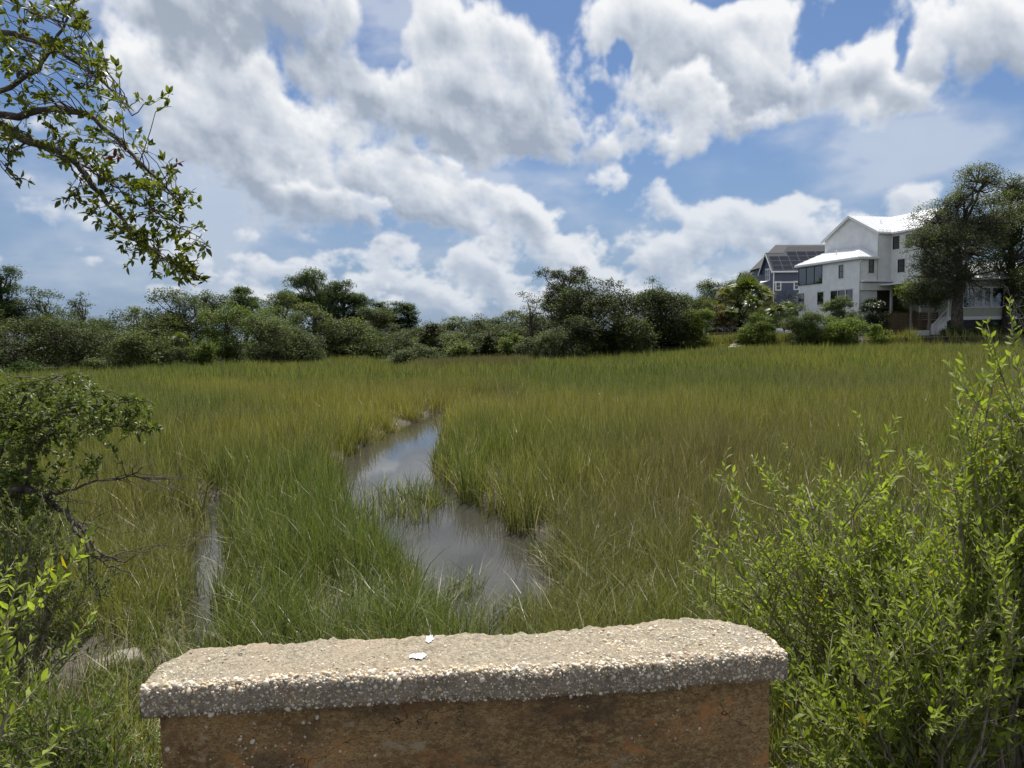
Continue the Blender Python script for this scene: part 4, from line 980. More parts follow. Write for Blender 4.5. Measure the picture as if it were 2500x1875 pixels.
# ------------------------------------------------------------------ houses
def siding(name, col, pitch=.17, depth=.0):
    m, k, b, out = mat(name)
    tc = k.node('ShaderNodeTexCoord'); sp = k.node('ShaderNodeSeparateXYZ'); k.l.new(tc.outputs['Object'], sp.inputs[0])
    n = k.noise(tc.outputs['Object'], 1.3, 5, .6)
    k.put(b.inputs['Base Color'], k.mix(1.0, (*col, 1), k.vmath('SCALE', (1, 1, 1), scale=k.ramp(n, .3, .7, .93, 1.05)), 'MULTIPLY'))
    b.inputs['Roughness'].default_value = .55; b.inputs['Specular IOR Level'].default_value = .25
    return m
M['white_siding'] = siding('white_siding', (.88, .88, .88)); M['blue_siding'] = siding('blue_siding', (.105, .118, .175)); M['sage_siding'] = siding('sage_siding', (.48, .50, .41), .2); M['cream_wall'] = siding('cream_wall', (.55, .50, .40))
M['trim'] = simple('white_trim', (.85, .85, .85), .5, .3, 0, .04); M['roof_white'] = simple('white_metal_roof', (.78, .79, .81), .32, .5, .15, .05, 2); M['shingle'] = simple('grey_shingle', (.12, .12, .125), .9, .2, 0, .3, 25, .5, 30)
M['black_frame'] = simple('black_frame', (.018, .018, .02), .4, .4, 0, .05); M['dark_inside'] = simple('dark_inside', (.07, .06, .05), .9, .1); M['porch_wall'] = simple('porch_wall', (.34, .30, .26), .8, .2, 0, .1)
M['skirt'] = simple('dark_skirt', (.055, .055, .058), .8, .2, 0, .15); M['gutter'] = simple('gutter', (.72, .73, .75), .4, .4)
M['wood'] = simple('fence_wood', (.150, .104, .068), .8, .2, 0, .35, 4, .4, 30); M['old_wood'] = simple('old_wood', (.20, .16, .12), .85, .2, 0, .3, 5, .4, 30); M['dark_wood'] = simple('dark_wood', (.045, .036, .028), .9, .2, 0, .3, 5)
M['terracotta'] = simple('terracotta', (.35, .14, .07), .8); M['white_plastic'] = simple('white_plastic', (.82, .82, .82), .4, .4, 0, .03); M['planter'] = simple('pale_planter', (.55, .54, .50), .8, .2)
m, k, b, out = mat('window_glass'); b.inputs['Base Color'].default_value = (.012, .016, .017, 1); b.inputs['Roughness'].default_value = .03; b.inputs['Specular IOR Level'].default_value = 1.0; b.inputs['IOR'].default_value = 1.7; M['glass'] = m
m, k, b, out = mat('solar_cell'); b.inputs['Base Color'].default_value = (.014, .014, .026, 1); b.inputs['Roughness'].default_value = .25; M['solar'] = m
M['solar_frame'] = simple('solar_frame', (.20, .20, .22), .4, .4)

class House:
    def __init__(s, name, label, wx_, wy_, z, ang, cat='house'):
        s.o = np.array([wx_, wy_, 0.0]); s.z = z; s.a = ang; s.u = np.array([math.cos(ang), math.sin(ang)]); s.v = np.array([-math.sin(ang), math.cos(ang)])
        s.root = thing(name, label, cat, (wx_, wy_, z), ang)
    def hit(s, px, py, ax, c):           # where a pixel's line meets the local plane u = c or v = c
        d = ray(px, py); n = s.u if ax == 'u' else s.v
        t = (c + n @ s.o[:2]) / (n @ d[:2]); P = np.array([0, 0, CAMH]) + d * t; q = P[:2] - s.o[:2]
        return np.array([s.u @ q, s.v @ q, P[2] - s.z])
def box_part(H, name, mt, boxes, parent=None):
    mb = MB()
    for lo, hi in boxes: mb.box(lo, hi)
    return mb.build(name, M[mt], parent or H.root)
def wall_window(H, ax, c, a0, a1, z0, z1, sgn, frame='black_frame', cols=1, rows=2, trim=.09, fw=.05, parent=None, label=None):
    """window on plane ax = c, spanning a0..a1 and z0..z1; sgn: outward side of the plane"""
    def P(a, d_, z): return (c + sgn * d_, a, z) if ax == 'u' else (a, c + sgn * d_, z)
    off_ = .031
    def bx(mb, a_, b_, d0, d1, e, f):
        p, q = P(a_, d0 + off_ * (d0 > 0), e), P(b_, d1 + off_, f); mb.box(np.minimum(p, q), np.maximum(p, q))
    fr = MB()
    for a_, b_, e, f in ((a0, a0 + fw, z0, z1), (a1 - fw, a1, z0, z1), (a0 + fw, a1 - fw, z0, z0 + fw), (a0 + fw, a1 - fw, z1 - fw, z1)): bx(fr, a_, b_, .0, .055, e, f)
    for q in range(1, cols): x = a0 + (a1 - a0) * q / cols; bx(fr, x - fw * .45, x + fw * .45, .0, .05, z0 + fw, z1 - fw)
    w = fr.build('window', M[frame], parent or H.root)
    if label: tag(w, label)
    for q in range(cols):
        x0_ = a0 + (a1 - a0) * q / cols + fw * .5; x1_ = a0 + (a1 - a0) * (q + 1) / cols - fw * .5
        for r_ in range(rows):
            e0 = z0 + (z1 - z0) * r_ / rows + fw * .4; e1 = z0 + (z1 - z0) * (r_ + 1) / rows - fw * .4
            pn = MB(); bx(pn, x0_, x1_, .002, .018, e0, e1); pn.build('pane', M['glass'], w)
        for r_ in range(1, rows):
            e = z0 + (z1 - z0) * r_ / rows; mb = MB(); bx(mb, x0_, x1_, .004, .045, e - fw * .4, e + fw * .4); mb.build('sash_bar', M[frame], w)
    if trim:
        tb = MB()
        for a_, b_, e, f in ((a0 - trim, a0 - .002, z0 - trim, z1 + trim), (a1 + .002, a1 + trim, z0 - trim, z1 + trim), (a0 - .001, a1 + .001, z1 + .002, z1 + trim), (a0 - .001, a1 + .001, z0 - trim, z0 - .002)): bx(tb, a_, b_, .0, .03, e, f)
        bx(tb, a0 - trim - .04, a1 + trim + .04, .0, .06, z1 + trim + .002, z1 + trim + .05)
        tb.build('trim', M['trim'], w)
    return w
def win_px(H, ax, c, sgn, zx0, zy0, zx1, zy1, **kw):   # rectangle in photo pixels
    ym = (zy0 + zy1) / 2; A = H.hit(zx0, ym, ax, c); B = H.hit(zx1, ym, ax, c); C1 = H.hit((zx0 + zx1) / 2, zy0, ax, c); C0 = H.hit((zx0 + zx1) / 2, zy1, ax, c)
    i_ = 1 if ax == 'u' else 0
    return wall_window(H, ax, c, min(A[i_], B[i_]), max(A[i_], B[i_]), C0[2], C1[2], sgn, **kw)
def Z1(x, y): return 1800 + x / 3.16, 400 + y / 3.16     # from the enlarged view of the houses
def zwin(H, ax, c, sgn, x0, y0, x1, y1, **kw): return win_px(H, ax, c, sgn, *Z1(x0, y0), *Z1(x1, y1), **kw)
def roof_face(H, poly, mt='roof_white', thick=.09, rib=.45, parent=None, name='roof'):
    """poly: eave start, eave end, then up and round; adds ribs square to the eave"""
    P = np.array(poly, float); e = P[1] - P[0]; e /= np.linalg.norm(e); n = np.cross(e, P[2] - P[0]); n /= np.linalg.norm(n)
    if n[2] < 0: n = -n
    mb = MB(); k_ = len(P); V = np.vstack([P, P - n * thick]); T = [(0, q, q + 1) for q in range(1, k_ - 1)] + [(k_, k_ + q + 1, k_ + q) for q in range(1, k_ - 1)]
    mb.add(V, [(q, (q + 1) % k_, k_ + (q + 1) % k_, k_ + q) for q in range(k_)], T); f = mb.build(name, M[mt], parent or H.root)
    if rib:
        upv = np.cross(n, e); upv = upv if upv[2] > 0 else -upv
        S = (P - P[0]) @ e; Wv = (P - P[0]) @ upv; rb = MB(); s_ = S.min() + rib / 2
        while s_ < S.max():
            ws = []
            for q in range(k_):
                a_, b_ = q, (q + 1) % k_
                if (S[a_] - s_) * (S[b_] - s_) < 0: t = (s_ - S[a_]) / (S[b_] - S[a_]); ws.append(Wv[a_] + t * (Wv[b_] - Wv[a_]))
            if len(ws) >= 2 and max(ws) - min(ws) > .1:
                A = P[0] + e * s_ + upv * min(ws); B = P[0] + e * s_ + upv * max(ws); hw = e * .022; hn = n * .045
                V = [A - hw, A + hw, B + hw, B - hw, A - hw + hn, A + hw + hn, B + hw + hn, B - hw + hn]
                rb.add(V, [(0, 3, 2, 1), (4, 5, 6, 7), (0, 1, 5, 4), (1, 2, 6, 5), (2, 3, 7, 6), (3, 0, 4, 7)])
            s_ += rib
        rb.build('seam', M[mt], f)
    return f
def prism(H, name, mt, pts, ax, c0, c1, parent=None):    # polygon of (a, z) extruded from c0 to c1 along the other axis
    k_ = len(pts); f = (lambda a, z, c: (c, a, z)) if ax == 'u' else (lambda a, z, c: (a, c, z))
    V = [f(a, z, c0) for a, z in pts] + [f(a, z, c1) for a, z in pts]
    mb = MB(); mb.add(V, [(q, (q + 1) % k_, k_ + (q + 1) % k_, k_ + q) for q in range(k_)], [(0, q + 1, q) for q in range(1, k_ - 1)] + [(k_, k_ + q, k_ + q + 1) for q in range(1, k_ - 1)])
    return mb.build(name, M[mt], parent or H.root)

def laps(H, name, mt, face, pts, c, sgn, pitch=.19, parent=None, dep=.028):
    """overlapping boards on plane face = c inside the polygon pts of (a, z), convex"""
    P = np.array(pts, float); z = P[:, 1].min(); mb = MB(); k_ = len(P)
    def span(zz):
        xs_ = []
        for q in range(k_):
            (a0, z0), (a1, z1) = P[q], P[(q + 1) % k_]
            if (z0 - zz) * (z1 - zz) < 0: xs_.append(a0 + (a1 - a0) * (zz - z0) / (z1 - z0))
        return (min(xs_), max(xs_)) if len(xs_) >= 2 else None
    f = (lambda a, d_, zz: (c + sgn * d_, a, zz)) if face == 'u' else (lambda a, d_, zz: (a, c + sgn * d_, zz))
    while z < P[:, 1].max() - .02:
        s0, s1 = span(z + .004), span(min(z + pitch, P[:, 1].max()) - .004)
        if s0 and s1 and s0[1] - s0[0] > .05:
            V = [f(s0[0], dep, z), f(s0[1], dep, z), f(s1[1], .003, z + pitch), f(s1[0], .003, z + pitch), f(s0[0], .002, z), f(s0[1], .002, z)]
            mb.add(V, [(0, 1, 2, 3) if (face == 'v') == (sgn < 0) else (3, 2, 1, 0), (4, 5, 1, 0)], [(0, 3, 4), (1, 5, 2)])
        z += pitch
    return mb.build(name, M[mt], parent or H.root)
# ---- large white house (local x = right and back, y = back and left, z from its ground)
w0 = D(2097, 800, 70.0); WHZ = 1.85
WH = House('white_house', 'large white three-storey clapboard house with white metal roofs', w0[0], 70.0, WHZ, math.radians(16.3))
E1, E3, RG = 9.55 - WHZ, 12.1 - WHZ, 14.1 - WHZ          # wing eave, main eave, ridge
PB = 7.3 - WHZ                                           # top of the porch
box_part(WH, 'wing_wall', 'white_siding', [((0, 0, -.6), (2.1, 8.9, E1))])
box_part(WH, 'rear_wall', 'white_siding', [((2.104, 3.6, -.6), (8.3, 8.7, PB - .6))])
prism(WH, 'gable_wall', 'white_siding', [(0, PB - .55), (7.4, PB - .55), (7.4, E3), (3.7, RG), (0, E3)], 'u', 2.102, 8.2)
prism(WH, 'front_gable_wall', 'white_siding', [(3.7, PB), (8.3, PB), (8.3, E3), (6.0, 13.85 - WHZ), (3.7, E3)], 'v', -3.7, .6)
porch = box_part(WH, 'porch', 'trim', [((.0, -.25, PB - 1.0), (3.72, .02, PB - .28)), ((3.72, -3.75, PB - .55), (8.35, -3.5, PB - .004)), ((3.6, -3.75, PB - .55), (3.72, -.25, PB - .006)), ((0, -.55, PB - .20), (3.68, -.002, PB - .08))])
for x_, y_ in ((3.72, -.12), (3.75, -3.62), (8.2, -3.62)): box_part(WH, 'column', 'trim', [((x_ - .09, y_ - .09, .2), (x_ + .09, y_ + .09, PB - .57 if y_ < -1 else PB - 1.002))], porch)
box_part(WH, 'porch_floor', 'planter', [((2.11, -3.8, -.4), (8.4, 3.55, .2))]); box_part(WH, 'porch_ceiling', 'trim', [((2.11, -3.45, PB - .45), (8.25, 3.55, PB - .57))])
box_part(WH, 'porch_back_wall', 'porch_wall', [((2.11, 3.50, .2), (8.28, 3.59, PB - .6)), ((7.9, -.2, .2), (8.2, 3.49, PB - .6))])
for x_ in (2.5, 4.3, 6.0): wall_window(WH, 'v', 3.49, x_, x_ + 1.35, .35, 2.7, -1, cols=1, rows=1, trim=0)
# outdoor kitchen in the porch's shade
gr = MB(); gr.box((3.9, -.6, .2), (5.7, .3, 1.15)); gr.box((4.2, -.5, 1.152), (5.3, .2, 1.5)); gr.build('grill_counter', M['black_frame'], WH.root)
ov = .34
roof_face(WH, [(-ov, -ov, E1), (-ov, 8.9 + ov, E1), (2.1, 6.4, 11.0 - WHZ), (2.1, 2.4, 11.0 - WHZ)])
roof_face(WH, [(2.1, -ov, E1), (-ov, -ov, E1), (2.1, 2.4, 11.0 - WHZ)]); roof_face(WH, [(-ov, 8.9 + ov, E1), (2.1, 8.9 + ov, E1), (2.1, 6.4, 11.0 - WHZ)])
sl = (RG - E3) / 3.7; e_ = E3 - .30 * sl + .07
roof_face(WH, [(2.1 - .3, -.30, e_), (6.2, -.30, e_), (8.3, 3.7, RG + .07), (2.1 - .3, 3.7, RG + .07)]); roof_face(WH, [(8.3, 7.7, e_), (2.1 - .3, 7.7, e_), (2.1 - .3, 3.7, RG + .07), (8.3, 3.7, RG + .07)])
r2 = 13.85 - WHZ + .07; s2 = (13.85 - 12.1) / 2.3; e2_ = E3 - .3 * s2 + .07
roof_face(WH, [(3.7 - .3, -4.0, e2_), (3.7 - .3, .2, e2_), (6.0, 3.3, r2), (6.0, -4.0, r2)]); roof_face(WH, [(8.6, 3.3, e2_), (8.6, -4.0, e2_), (6.0, -4.0, r2), (6.0, 3.3, r2)])
# rake boards, gutters and downpipes
rk = MB()
for a0, z0, a1, z1 in ((-.32, e_ - .05, 3.7, RG + .02), (7.72, e_ - .05, 3.7, RG + .02)):
    rk.add([(1.79, a0, z0 - .22), (1.79, a1, z1 - .22), (1.79, a1, z1), (1.79, a0, z0), (1.86, a0, z0 - .22), (1.86, a1, z1 - .22), (1.86, a1, z1), (1.86, a0, z0)], [(0, 1, 2, 3), (7, 6, 5, 4), (0, 4, 5, 1), (3, 2, 6, 7), (0, 3, 7, 4), (1, 5, 6, 2)])
rk.build('rake_board', M['trim'], WH.root)
box_part(WH, 'fascia', 'trim', [((-.36, -.36, E1 - .22), (-.30, 9.26, E1 - .02)), ((-.298, -.36, E1 - .22), (2.1, -.30, E1 - .02)), ((1.8, -.34, e_ - .2), (3.4, -.28, e_ - .03)), ((3.38, -4.0, e2_ - .2), (3.44, -.34, e2_ - .03))])
for x_, y_, z0, z1 in ((-.07, -.10, .2, E1 - .25), (2.03, -.09, PB - .1, e_ - .2)):
    dp = MB(); dp.tube([(x_, y_, z0), (x_, y_, z1 - .3), (x_ - .05, y_ - .15, z1)], .05, 8); dp.build('downpipe', M['gutter'], WH.root, True)
for x_, y_, z_ in ((4.2, 1.9, E3 + 1.10), (4.6, -1.7, E3 + .78), (.9, 4.3, E1 + .85)):
    vp = MB(); vp.tube([(x_, y_, z_ - .1), (x_, y_, z_ + .32)], .05, 8); vp.build('vent_pipe', M['gutter'], WH.root, True)
for fc, pp, cc in (('u', [(.02, -.5), (8.88, -.5), (8.88, E1 - .02), (.02, E1 - .02)], 0), ('v', [(.02, PB - .05), (2.08, PB - .05), (2.08, E1 - .02), (.02, E1 - .02)], 0), ('u', [(.02, PB + 1), (7.38, PB + 1), (7.38, E3), (3.7, RG - .02), (.02, E3)], 2.10),
                   ('v', [(2.12, PB - .02), (3.68, PB - .02), (3.68, E3 - .02), (2.12, E3 - .02)], 0), ('u', [(-3.68, PB + .02), (-.02, PB + .02), (-.02, E3 - .02), (-3.68, E3 - .02)], 3.70), ('v', [(3.72, PB + .02), (8.28, PB + .02), (8.28, E3), (6.0, 13.8 - WHZ), (3.72, E3)], -3.7)):
    laps(WH, 'siding', 'white_siding', fc, pp, cc, -1)
zwin(WH, 'u', 0, -1, 475, 793, 660, 932, cols=3, rows=1, trim=.05, fw=.08, label='wide black-framed picture window of three panes')
zwin(WH, 'u', 0, -1, 787, 780, 822, 882)
for q in ((475, 1003, 518, 1113), (622, 990, 668, 1085), (725, 981, 775, 1060), (783, 976, 832, 1060), (842, 970, 892, 1060)): zwin(WH, 'u', 0, -1, *q, rows=1)
zwin(WH, 'v', 0, -1, 1010, 740, 1050, 842)
for q in ((1205, 558, 1255, 658), (1303, 543, 1355, 645), (1243, 736, 1295, 836)): zwin(WH, 'u', 3.7, -1, *q, cols=2 if q[0] > 1300 else 1)
for x_ in (4.4, 6.4):
    wall_window(WH, 'v', -3.7, x_, x_ + 1.0, E3 - 2.0, E3 - .6, -1)

# ---- blue house with solar panels
b0 = D(1887, 800, 92.0); BZ = 1.9
BH = House('blue_house', 'dark blue clapboard house with rows of solar panels on its roof', b0[0], 92.0, BZ, math.radians(4))
EB, RB, RB2, RB3 = 10.35 - BZ, 12.65 - BZ, 13.5 - BZ, 14.2 - BZ
prism(BH, 'front_wall', 'blue_siding', [(0, -.5), (3.4, -.5), (3.4, EB), (1.7, RB - .1), (0, EB)], 'u', 0, 12)
box_part(BH, 'rear_wall', 'blue_siding', [((1.4, 3.404, -.5), (12, 10, EB + .8))])
rf = roof_face(BH, [(-.35, -.35, EB - .25), (12.3, -.35, EB - .25), (12.3, 2.35, RB2), (2.9, 2.35, RB2), (2.9, 1.7, RB), (-.35, 1.7, RB)], 'shingle', .1, 0)
roof_face(BH, [(12.3, 3.9, EB - .3), (-.35, 3.9, EB - .3), (-.35, 1.7, RB), (12.3, 1.7, RB)], 'shingle', .1, 0)
roof_face(BH, [(1.1, 3.1, EB + .9), (12.3, 3.1, EB + .9), (12.3, 6.5, RB3), (3.2, 6.5, RB3)], 'shingle', .1, 0); roof_face(BH, [(12.3, 10.3, EB + .5), (1.1, 10.3, EB + .5), (3.2, 6.5, RB3), (12.3, 6.5, RB3)], 'shingle', .1, 0); roof_face(BH, [(1.1, 10.3, EB + .7), (1.1, 3.1, EB + .9), (3.2, 6.5, RB3)], 'shingle', .1, 0)
A = np.array([-.35, -.35, EB - .25]); up = np.array([0, 2.05, RB - EB + .25]); up /= np.linalg.norm(up); nr = np.array([0, -up[2], up[1]])
pm = None
for r_ in range(4):
    for c_ in range(9):
        if r_ == 3 and c_ < 2: continue
        p0 = A + np.array([.25 + c_ * 1.30, 0, 0]) + up * (.12 + r_ * .82) + nr * .07
        if pm is None:
            mb = MB(); mb.add([(0, 0, 0), (1.28, 0, 0), tuple(np.array([1.28, 0, 0]) + up * .80), tuple(up * .80)] + [tuple(np.array(v_) - nr * .04) for v_ in [(0, 0, 0), (1.28, 0, 0), tuple(np.array([1.28, 0, 0]) + up * .80), tuple(up * .80)]], [(0, 1, 2, 3), (7, 6, 5, 4), (0, 4, 5, 1), (1, 5, 6, 2), (2, 6, 7, 3), (3, 7, 4, 0)]); pm = mb.mesh('solar_panel'); pm.materials.append(M['solar_frame'])
            mb = MB(); e3 = .022; mb.add([tuple(np.array([e3, 0, 0]) + up * e3 + nr * .003), tuple(np.array([1.28 - e3, 0, 0]) + up * e3 + nr * .003), tuple(np.array([1.28 - e3, 0, 0]) + up * (.8 - e3) + nr * .003), tuple(np.array([e3, 0, 0]) + up * (.8 - e3) + nr * .003)], [(0, 1, 2, 3)]); cm_ = mb.mesh('cell_sheet'); cm_.materials.append(M['solar'])
        o = link('solar_panel', pm, None, BH.root); o.location = tuple(p0); link('cell_sheet', cm_, None, o)
box_part(BH, 'trim_band', 'trim', [((-.03, -.03, EB - 1.75), (12, .0, EB - 1.6)), ((-.04, -.04, -.3), (.1, .0, EB - .3)), ((-.36, -.42, EB - .46), (12.3, -.36, EB - .26))])
rk = MB()
for a0, z0, a1, z1 in ((-.36, EB - .32, 1.7, RB - .04), (3.85, EB - .36, 1.7, RB - .04)):
    rk.add([(-.40, a0, z0 - .25), (-.40, a1, z1 - .25), (-.40, a1, z1), (-.40, a0, z0), (-.34, a0, z0 - .25), (-.34, a1, z1 - .25), (-.34, a1, z1), (-.34, a0, z0)], [(0, 1, 2, 3), (7, 6, 5, 4), (0, 4, 5, 1), (3, 2, 6, 7), (0, 3, 7, 4), (1, 5, 6, 2)])
rk.build('rake_board', M['trim'], BH.root)
laps(BH, 'siding', 'blue_siding', 'v', [(.1, -.3), (11.9, -.3), (11.9, EB - .5), (.1, EB - .5)], 0, -1); laps(BH, 'siding', 'blue_siding', 'u', [(.02, -.3), (3.38, -.3), (3.38, EB), (1.7, RB - .15), (.02, EB)], 0, -1)
zwin(BH, 'v', 0, -1, 297, 915, 333, 973, frame='trim', rows=2, cols=1); zwin(BH, 'v', 0, -1, 438, 912, 470, 968, frame='trim')
for z0, z1 in ((EB - 1.3, EB + .1), (EB - 3.6, EB - 2.5)): wall_window(BH, 'u', 0, 1.0, 2.2, z0, z1, -1, frame='trim', cols=2)
roof_face(BH, [(-.2, -2.2, 3.6), (6, -2.2, 3.6), (6, -.01, 4.15), (-.2, -.01, 4.15)], 'shingle', .1, 0, name='porch_roof')
for x_ in (-.05, 2.6, 5.6): box_part(BH, 'porch_post', 'trim', [((x_, -2.05, -.3), (x_ + .14, -1.9, 3.5))])
for x_ in (.5, 1.75): wall_window(BH, 'v', 0, x_, x_ + 1.0, .5, 3.2, -1, frame='black_frame', rows=1, trim=.08)

# ---- grey-roofed house far behind
g0 = D(1824, 800, 112.0)
GH = House('grey_roof_house', 'far cream house with plain grey shingle roof left of the blue house', g0[0], 112.0, 1.9, math.radians(0))
prism(GH, 'wall', 'cream_wall', [(0, -.5), (7, -.5), (7, 8.0), (3.5, 9.8), (0, 8.0)], 'u', .2, 9)
roof_face(GH, [(0, -.4, 7.9), (9.2, -.4, 7.9), (9.2, 3.5, 10.0), (0, 3.5, 10.0)], 'shingle', .1, 0); roof_face(GH, [(9.2, 7.4, 7.9), (0, 7.4, 7.9), (0, 3.5, 10.0), (9.2, 3.5, 10.0)], 'shingle', .1, 0)
wall_window(GH, 'v', 0, 4.2, 5.2, 4.4, 6.0, -1, frame='trim')

# ---- sage cottage on a raised floor at the right
c0_ = D(2313, 800, 66.0); CZ = 1.8
CH = House('sage_cottage', 'pale sage-green cottage with a row of tall windows behind the big oak', c0_[0], 66.0, CZ, math.radians(3))
box_part(CH, 'wall', 'sage_siding', [((0, 0, 1.72), (13, 7, 5.2))]); box_part(CH, 'floor_band', 'trim', [((-.03, -.04, 1.40), (13.03, 7, 1.716))]); box_part(CH, 'foundation_skirt', 'skirt', [((.1, .1, -.4), (12.9, 6.9, 1.396))])
box_part(CH, 'corner_board', 'trim', [((-.02, -.03, 1.72), (.12, -.001, 5.2))])
roof_face(CH, [(-.5, -.5, 5.15), (13.5, -.5, 5.15), (11, 3.5, 7.0), (2.5, 3.5, 7.0)]); roof_face(CH, [(-.5, 7.5, 5.15), (-.5, -.5, 5.15), (2.5, 3.5, 7.0)])
laps(CH, 'siding', 'sage_siding', 'v', [(.12, 1.73), (12.9, 1.73), (12.9, 5.1), (.12, 5.1)], 0, -1)
x_ = .62
for w_ in (.62, 1.15, .62, .62, 1.15, .62, 1.15, .62): wall_window(CH, 'v', 0, x_, x_ + w_, 2.52, 4.35, -1, frame='trim', rows=1, trim=.045, fw=.06); x_ += w_ + .13
st = MB()
for q in range(8): st.box((-1.55 + q * .17, -.2 - .001 * q, -.3), (-1.55 + (q + 1) * .17 - .002, 1.1, .18 + q * .19))
st_o = st.build('stair', M['white_siding'], CH.root)
rl = MB(); rl.tube([(-1.6, -.28, 1.0), (-.2, -.28, 2.5)], .045, 6); rl.tube([(-1.6, -.28, .45), (-.2, -.28, 1.95)], .03, 6); rl.box((-1.7, -.36, -.3), (-1.56, -.22, 1.08)); rl.box((-.26, -.36, 1.3), (-.14, -.22, 2.55)); rl.build('stair_rail', M['trim'], st_o)

# ---- garden furniture, fences and edges
fa, fb = D(Z1(1020, 0)[0], 800, 67.5), D(Z1(1548, 0)[0], 800, 67.0)
L_ = float(np.hypot(*(fb - fa)[:2])); ang = math.atan2(fb[1] - fa[1], fb[0] - fa[0])
fn = thing('slatted_fence', 'brown horizontal slat fence below the porch of the white house', 'fence', (fa[0], fa[1], 1.85), ang)
sm = MB(); sm.box((0, -.02, 0), (L_, .012, .165)); smm = sm.mesh('slat'); smm.materials.append(M['wood'])
for q in range(10): o = link('slat', smm, None, fn); o.location = (0, random.Random(q).uniform(-.006, .006), .05 + q * .205)
for q in range(5): mb = MB(); mb.box((q * (L_ - .1) / 4, .02, -.3), (q * (L_ - .1) / 4 + .1, .12, 2.1)); mb.build('post', M['dark_wood'], fn)
mb = MB(); mb.box((-.03, -.04, 2.12), (L_ + .03, .14, 2.16)); mb.build('top_rail', M['wood'], fn)
pl = D(*Z1(1412, 1300), 65.0); p_ = thing('garden_planter', 'low pale box planter on the lawn before the slatted fence', 'planter', (pl[0], 65.0, gz(pl[0], 65.0)))
for nm, lo, hi in (('side_panel', (-.66, -.3, -.1), (.66, -.24, .48)), ('side_panel', (-.66, .24, -.1), (.66, .3, .48)), ('end_panel', (-.66, -.238, -.1), (-.6, .238, .48)), ('end_panel', (.6, -.238, -.1), (.66, .238, .48)), ('soil', (-.598, -.236, -.1), (.598, .236, .42))):
    mb = MB(); mb.box(lo, hi); mb.build(nm, M['planter' if nm != 'soil' else 'dark_wood'], p_)
pt = D(*Z1(1690, 1290), 63.5); p_ = thing('terracotta_pot', 'squat terracotta pot at the foot of the cottage stairs', 'pot', (pt[0], 63.5, gz(pt[0], 63.5)))
th = np.arange(20) * 2 * math.pi / 20
def lathe(prof_, n=20):
    V = [(r_ * math.cos(t), r_ * math.sin(t), z) for r_, z in prof_ for t in np.arange(n) * 2 * math.pi / n]; k_ = len(prof_)
    Q = [(a * n + q, a * n + (q + 1) % n, (a + 1) * n + (q + 1) % n, (a + 1) * n + q) for a in range(k_ - 1) for q in range(n)]; mb = MB(); mb.add(V, Q); return mb
lathe([(.001, -.05), (.22, -.05), (.32, .30), (.36, .31), (.36, .38), (.30, .38), (.28, .3), (.001, .3)]).build('pot_body', M['terracotta'], p_, True)
tm_, cm_ = tree_meshes('shrub', .45, .55, 301, .8); cm_.materials.append(M['olive2']); c_ = link('pot_plant', cm_, None, p_); c_.location = (0, 0, .3); bpy.data.meshes.remove(tm_)
# white garden chair
wc = D(*Z1(362, 1297), 70.5); zc = gz(wc[0], 70.5); p_ = thing('garden_chair', 'white moulded lounge chair on the bank left of the white house', 'chair', (wc[0], 70.5, zc), .5)
for nm, lo, hi, ry in (('seat', (-.45, -.4, .26), (.45, .45, .36), 0), ('backrest', (-.45, .36, .3), (.45, .46, .85), 0), ('armrest', (-.62, -.42, .24), (-.46, .4, .66), 0), ('armrest', (.46, -.42, .24), (.62, .4, .66), 0)):
    bm = bmesh.new(); bmesh.ops.create_cube(bm, size=1.0)
    for v in bm.verts: v.co = Vector((lo[0] + (v.co.x + .5) * (hi[0] - lo[0]), lo[1] + (v.co.y + .5) * (hi[1] - lo[1]), lo[2] + (v.co.z + .5) * (hi[2] - lo[2])))
    for v in bm.verts:
        if nm == 'armrest' and v.co.z > .5: v.co.x *= 1.22
        if nm == 'backrest' and v.co.z > .6: v.co.y += .22
    bmesh.ops.bevel(bm, geom=bm.edges[:] , offset=.03, segments=2, affect='EDGES'); me = bpy.data.meshes.new(nm); bm.to_mesh(me); bm.free(); link(nm, me, M['white_plastic'], p_)
for sx in (-.5, .5):
    for sy in (-.33, .36): mb = MB(); mb.box((sx - .05, sy - .05, -.15), (sx + .05, sy + .05, .26)); mb.build('leg', M['white_plastic'], p_)
# low wooden rail between palms
ra, rb_ = D(1720, 808, 72.0), D(1815, 806, 73.0); L_ = float(np.hypot(*(rb_ - ra)[:2])); rf_ = thing('rail_fence', 'low weathered wooden rail fence under the palms', 'fence', (ra[0], ra[1], gz(ra[0], ra[1])), math.atan2(rb_[1] - ra[1], rb_[0] - ra[0]))
for z_ in (.55, 1.02): mb = MB(); mb.box((0, -.03, z_), (L_, .03, z_ + .12)); mb.build('rail', M['old_wood'], rf_)
for q in range(4): mb = MB(); mb.box((q * L_ / 3 - .06, .032, -.3), (q * L_ / 3 + .06, .14, 1.2)); mb.build('post', M['old_wood'], rf_)
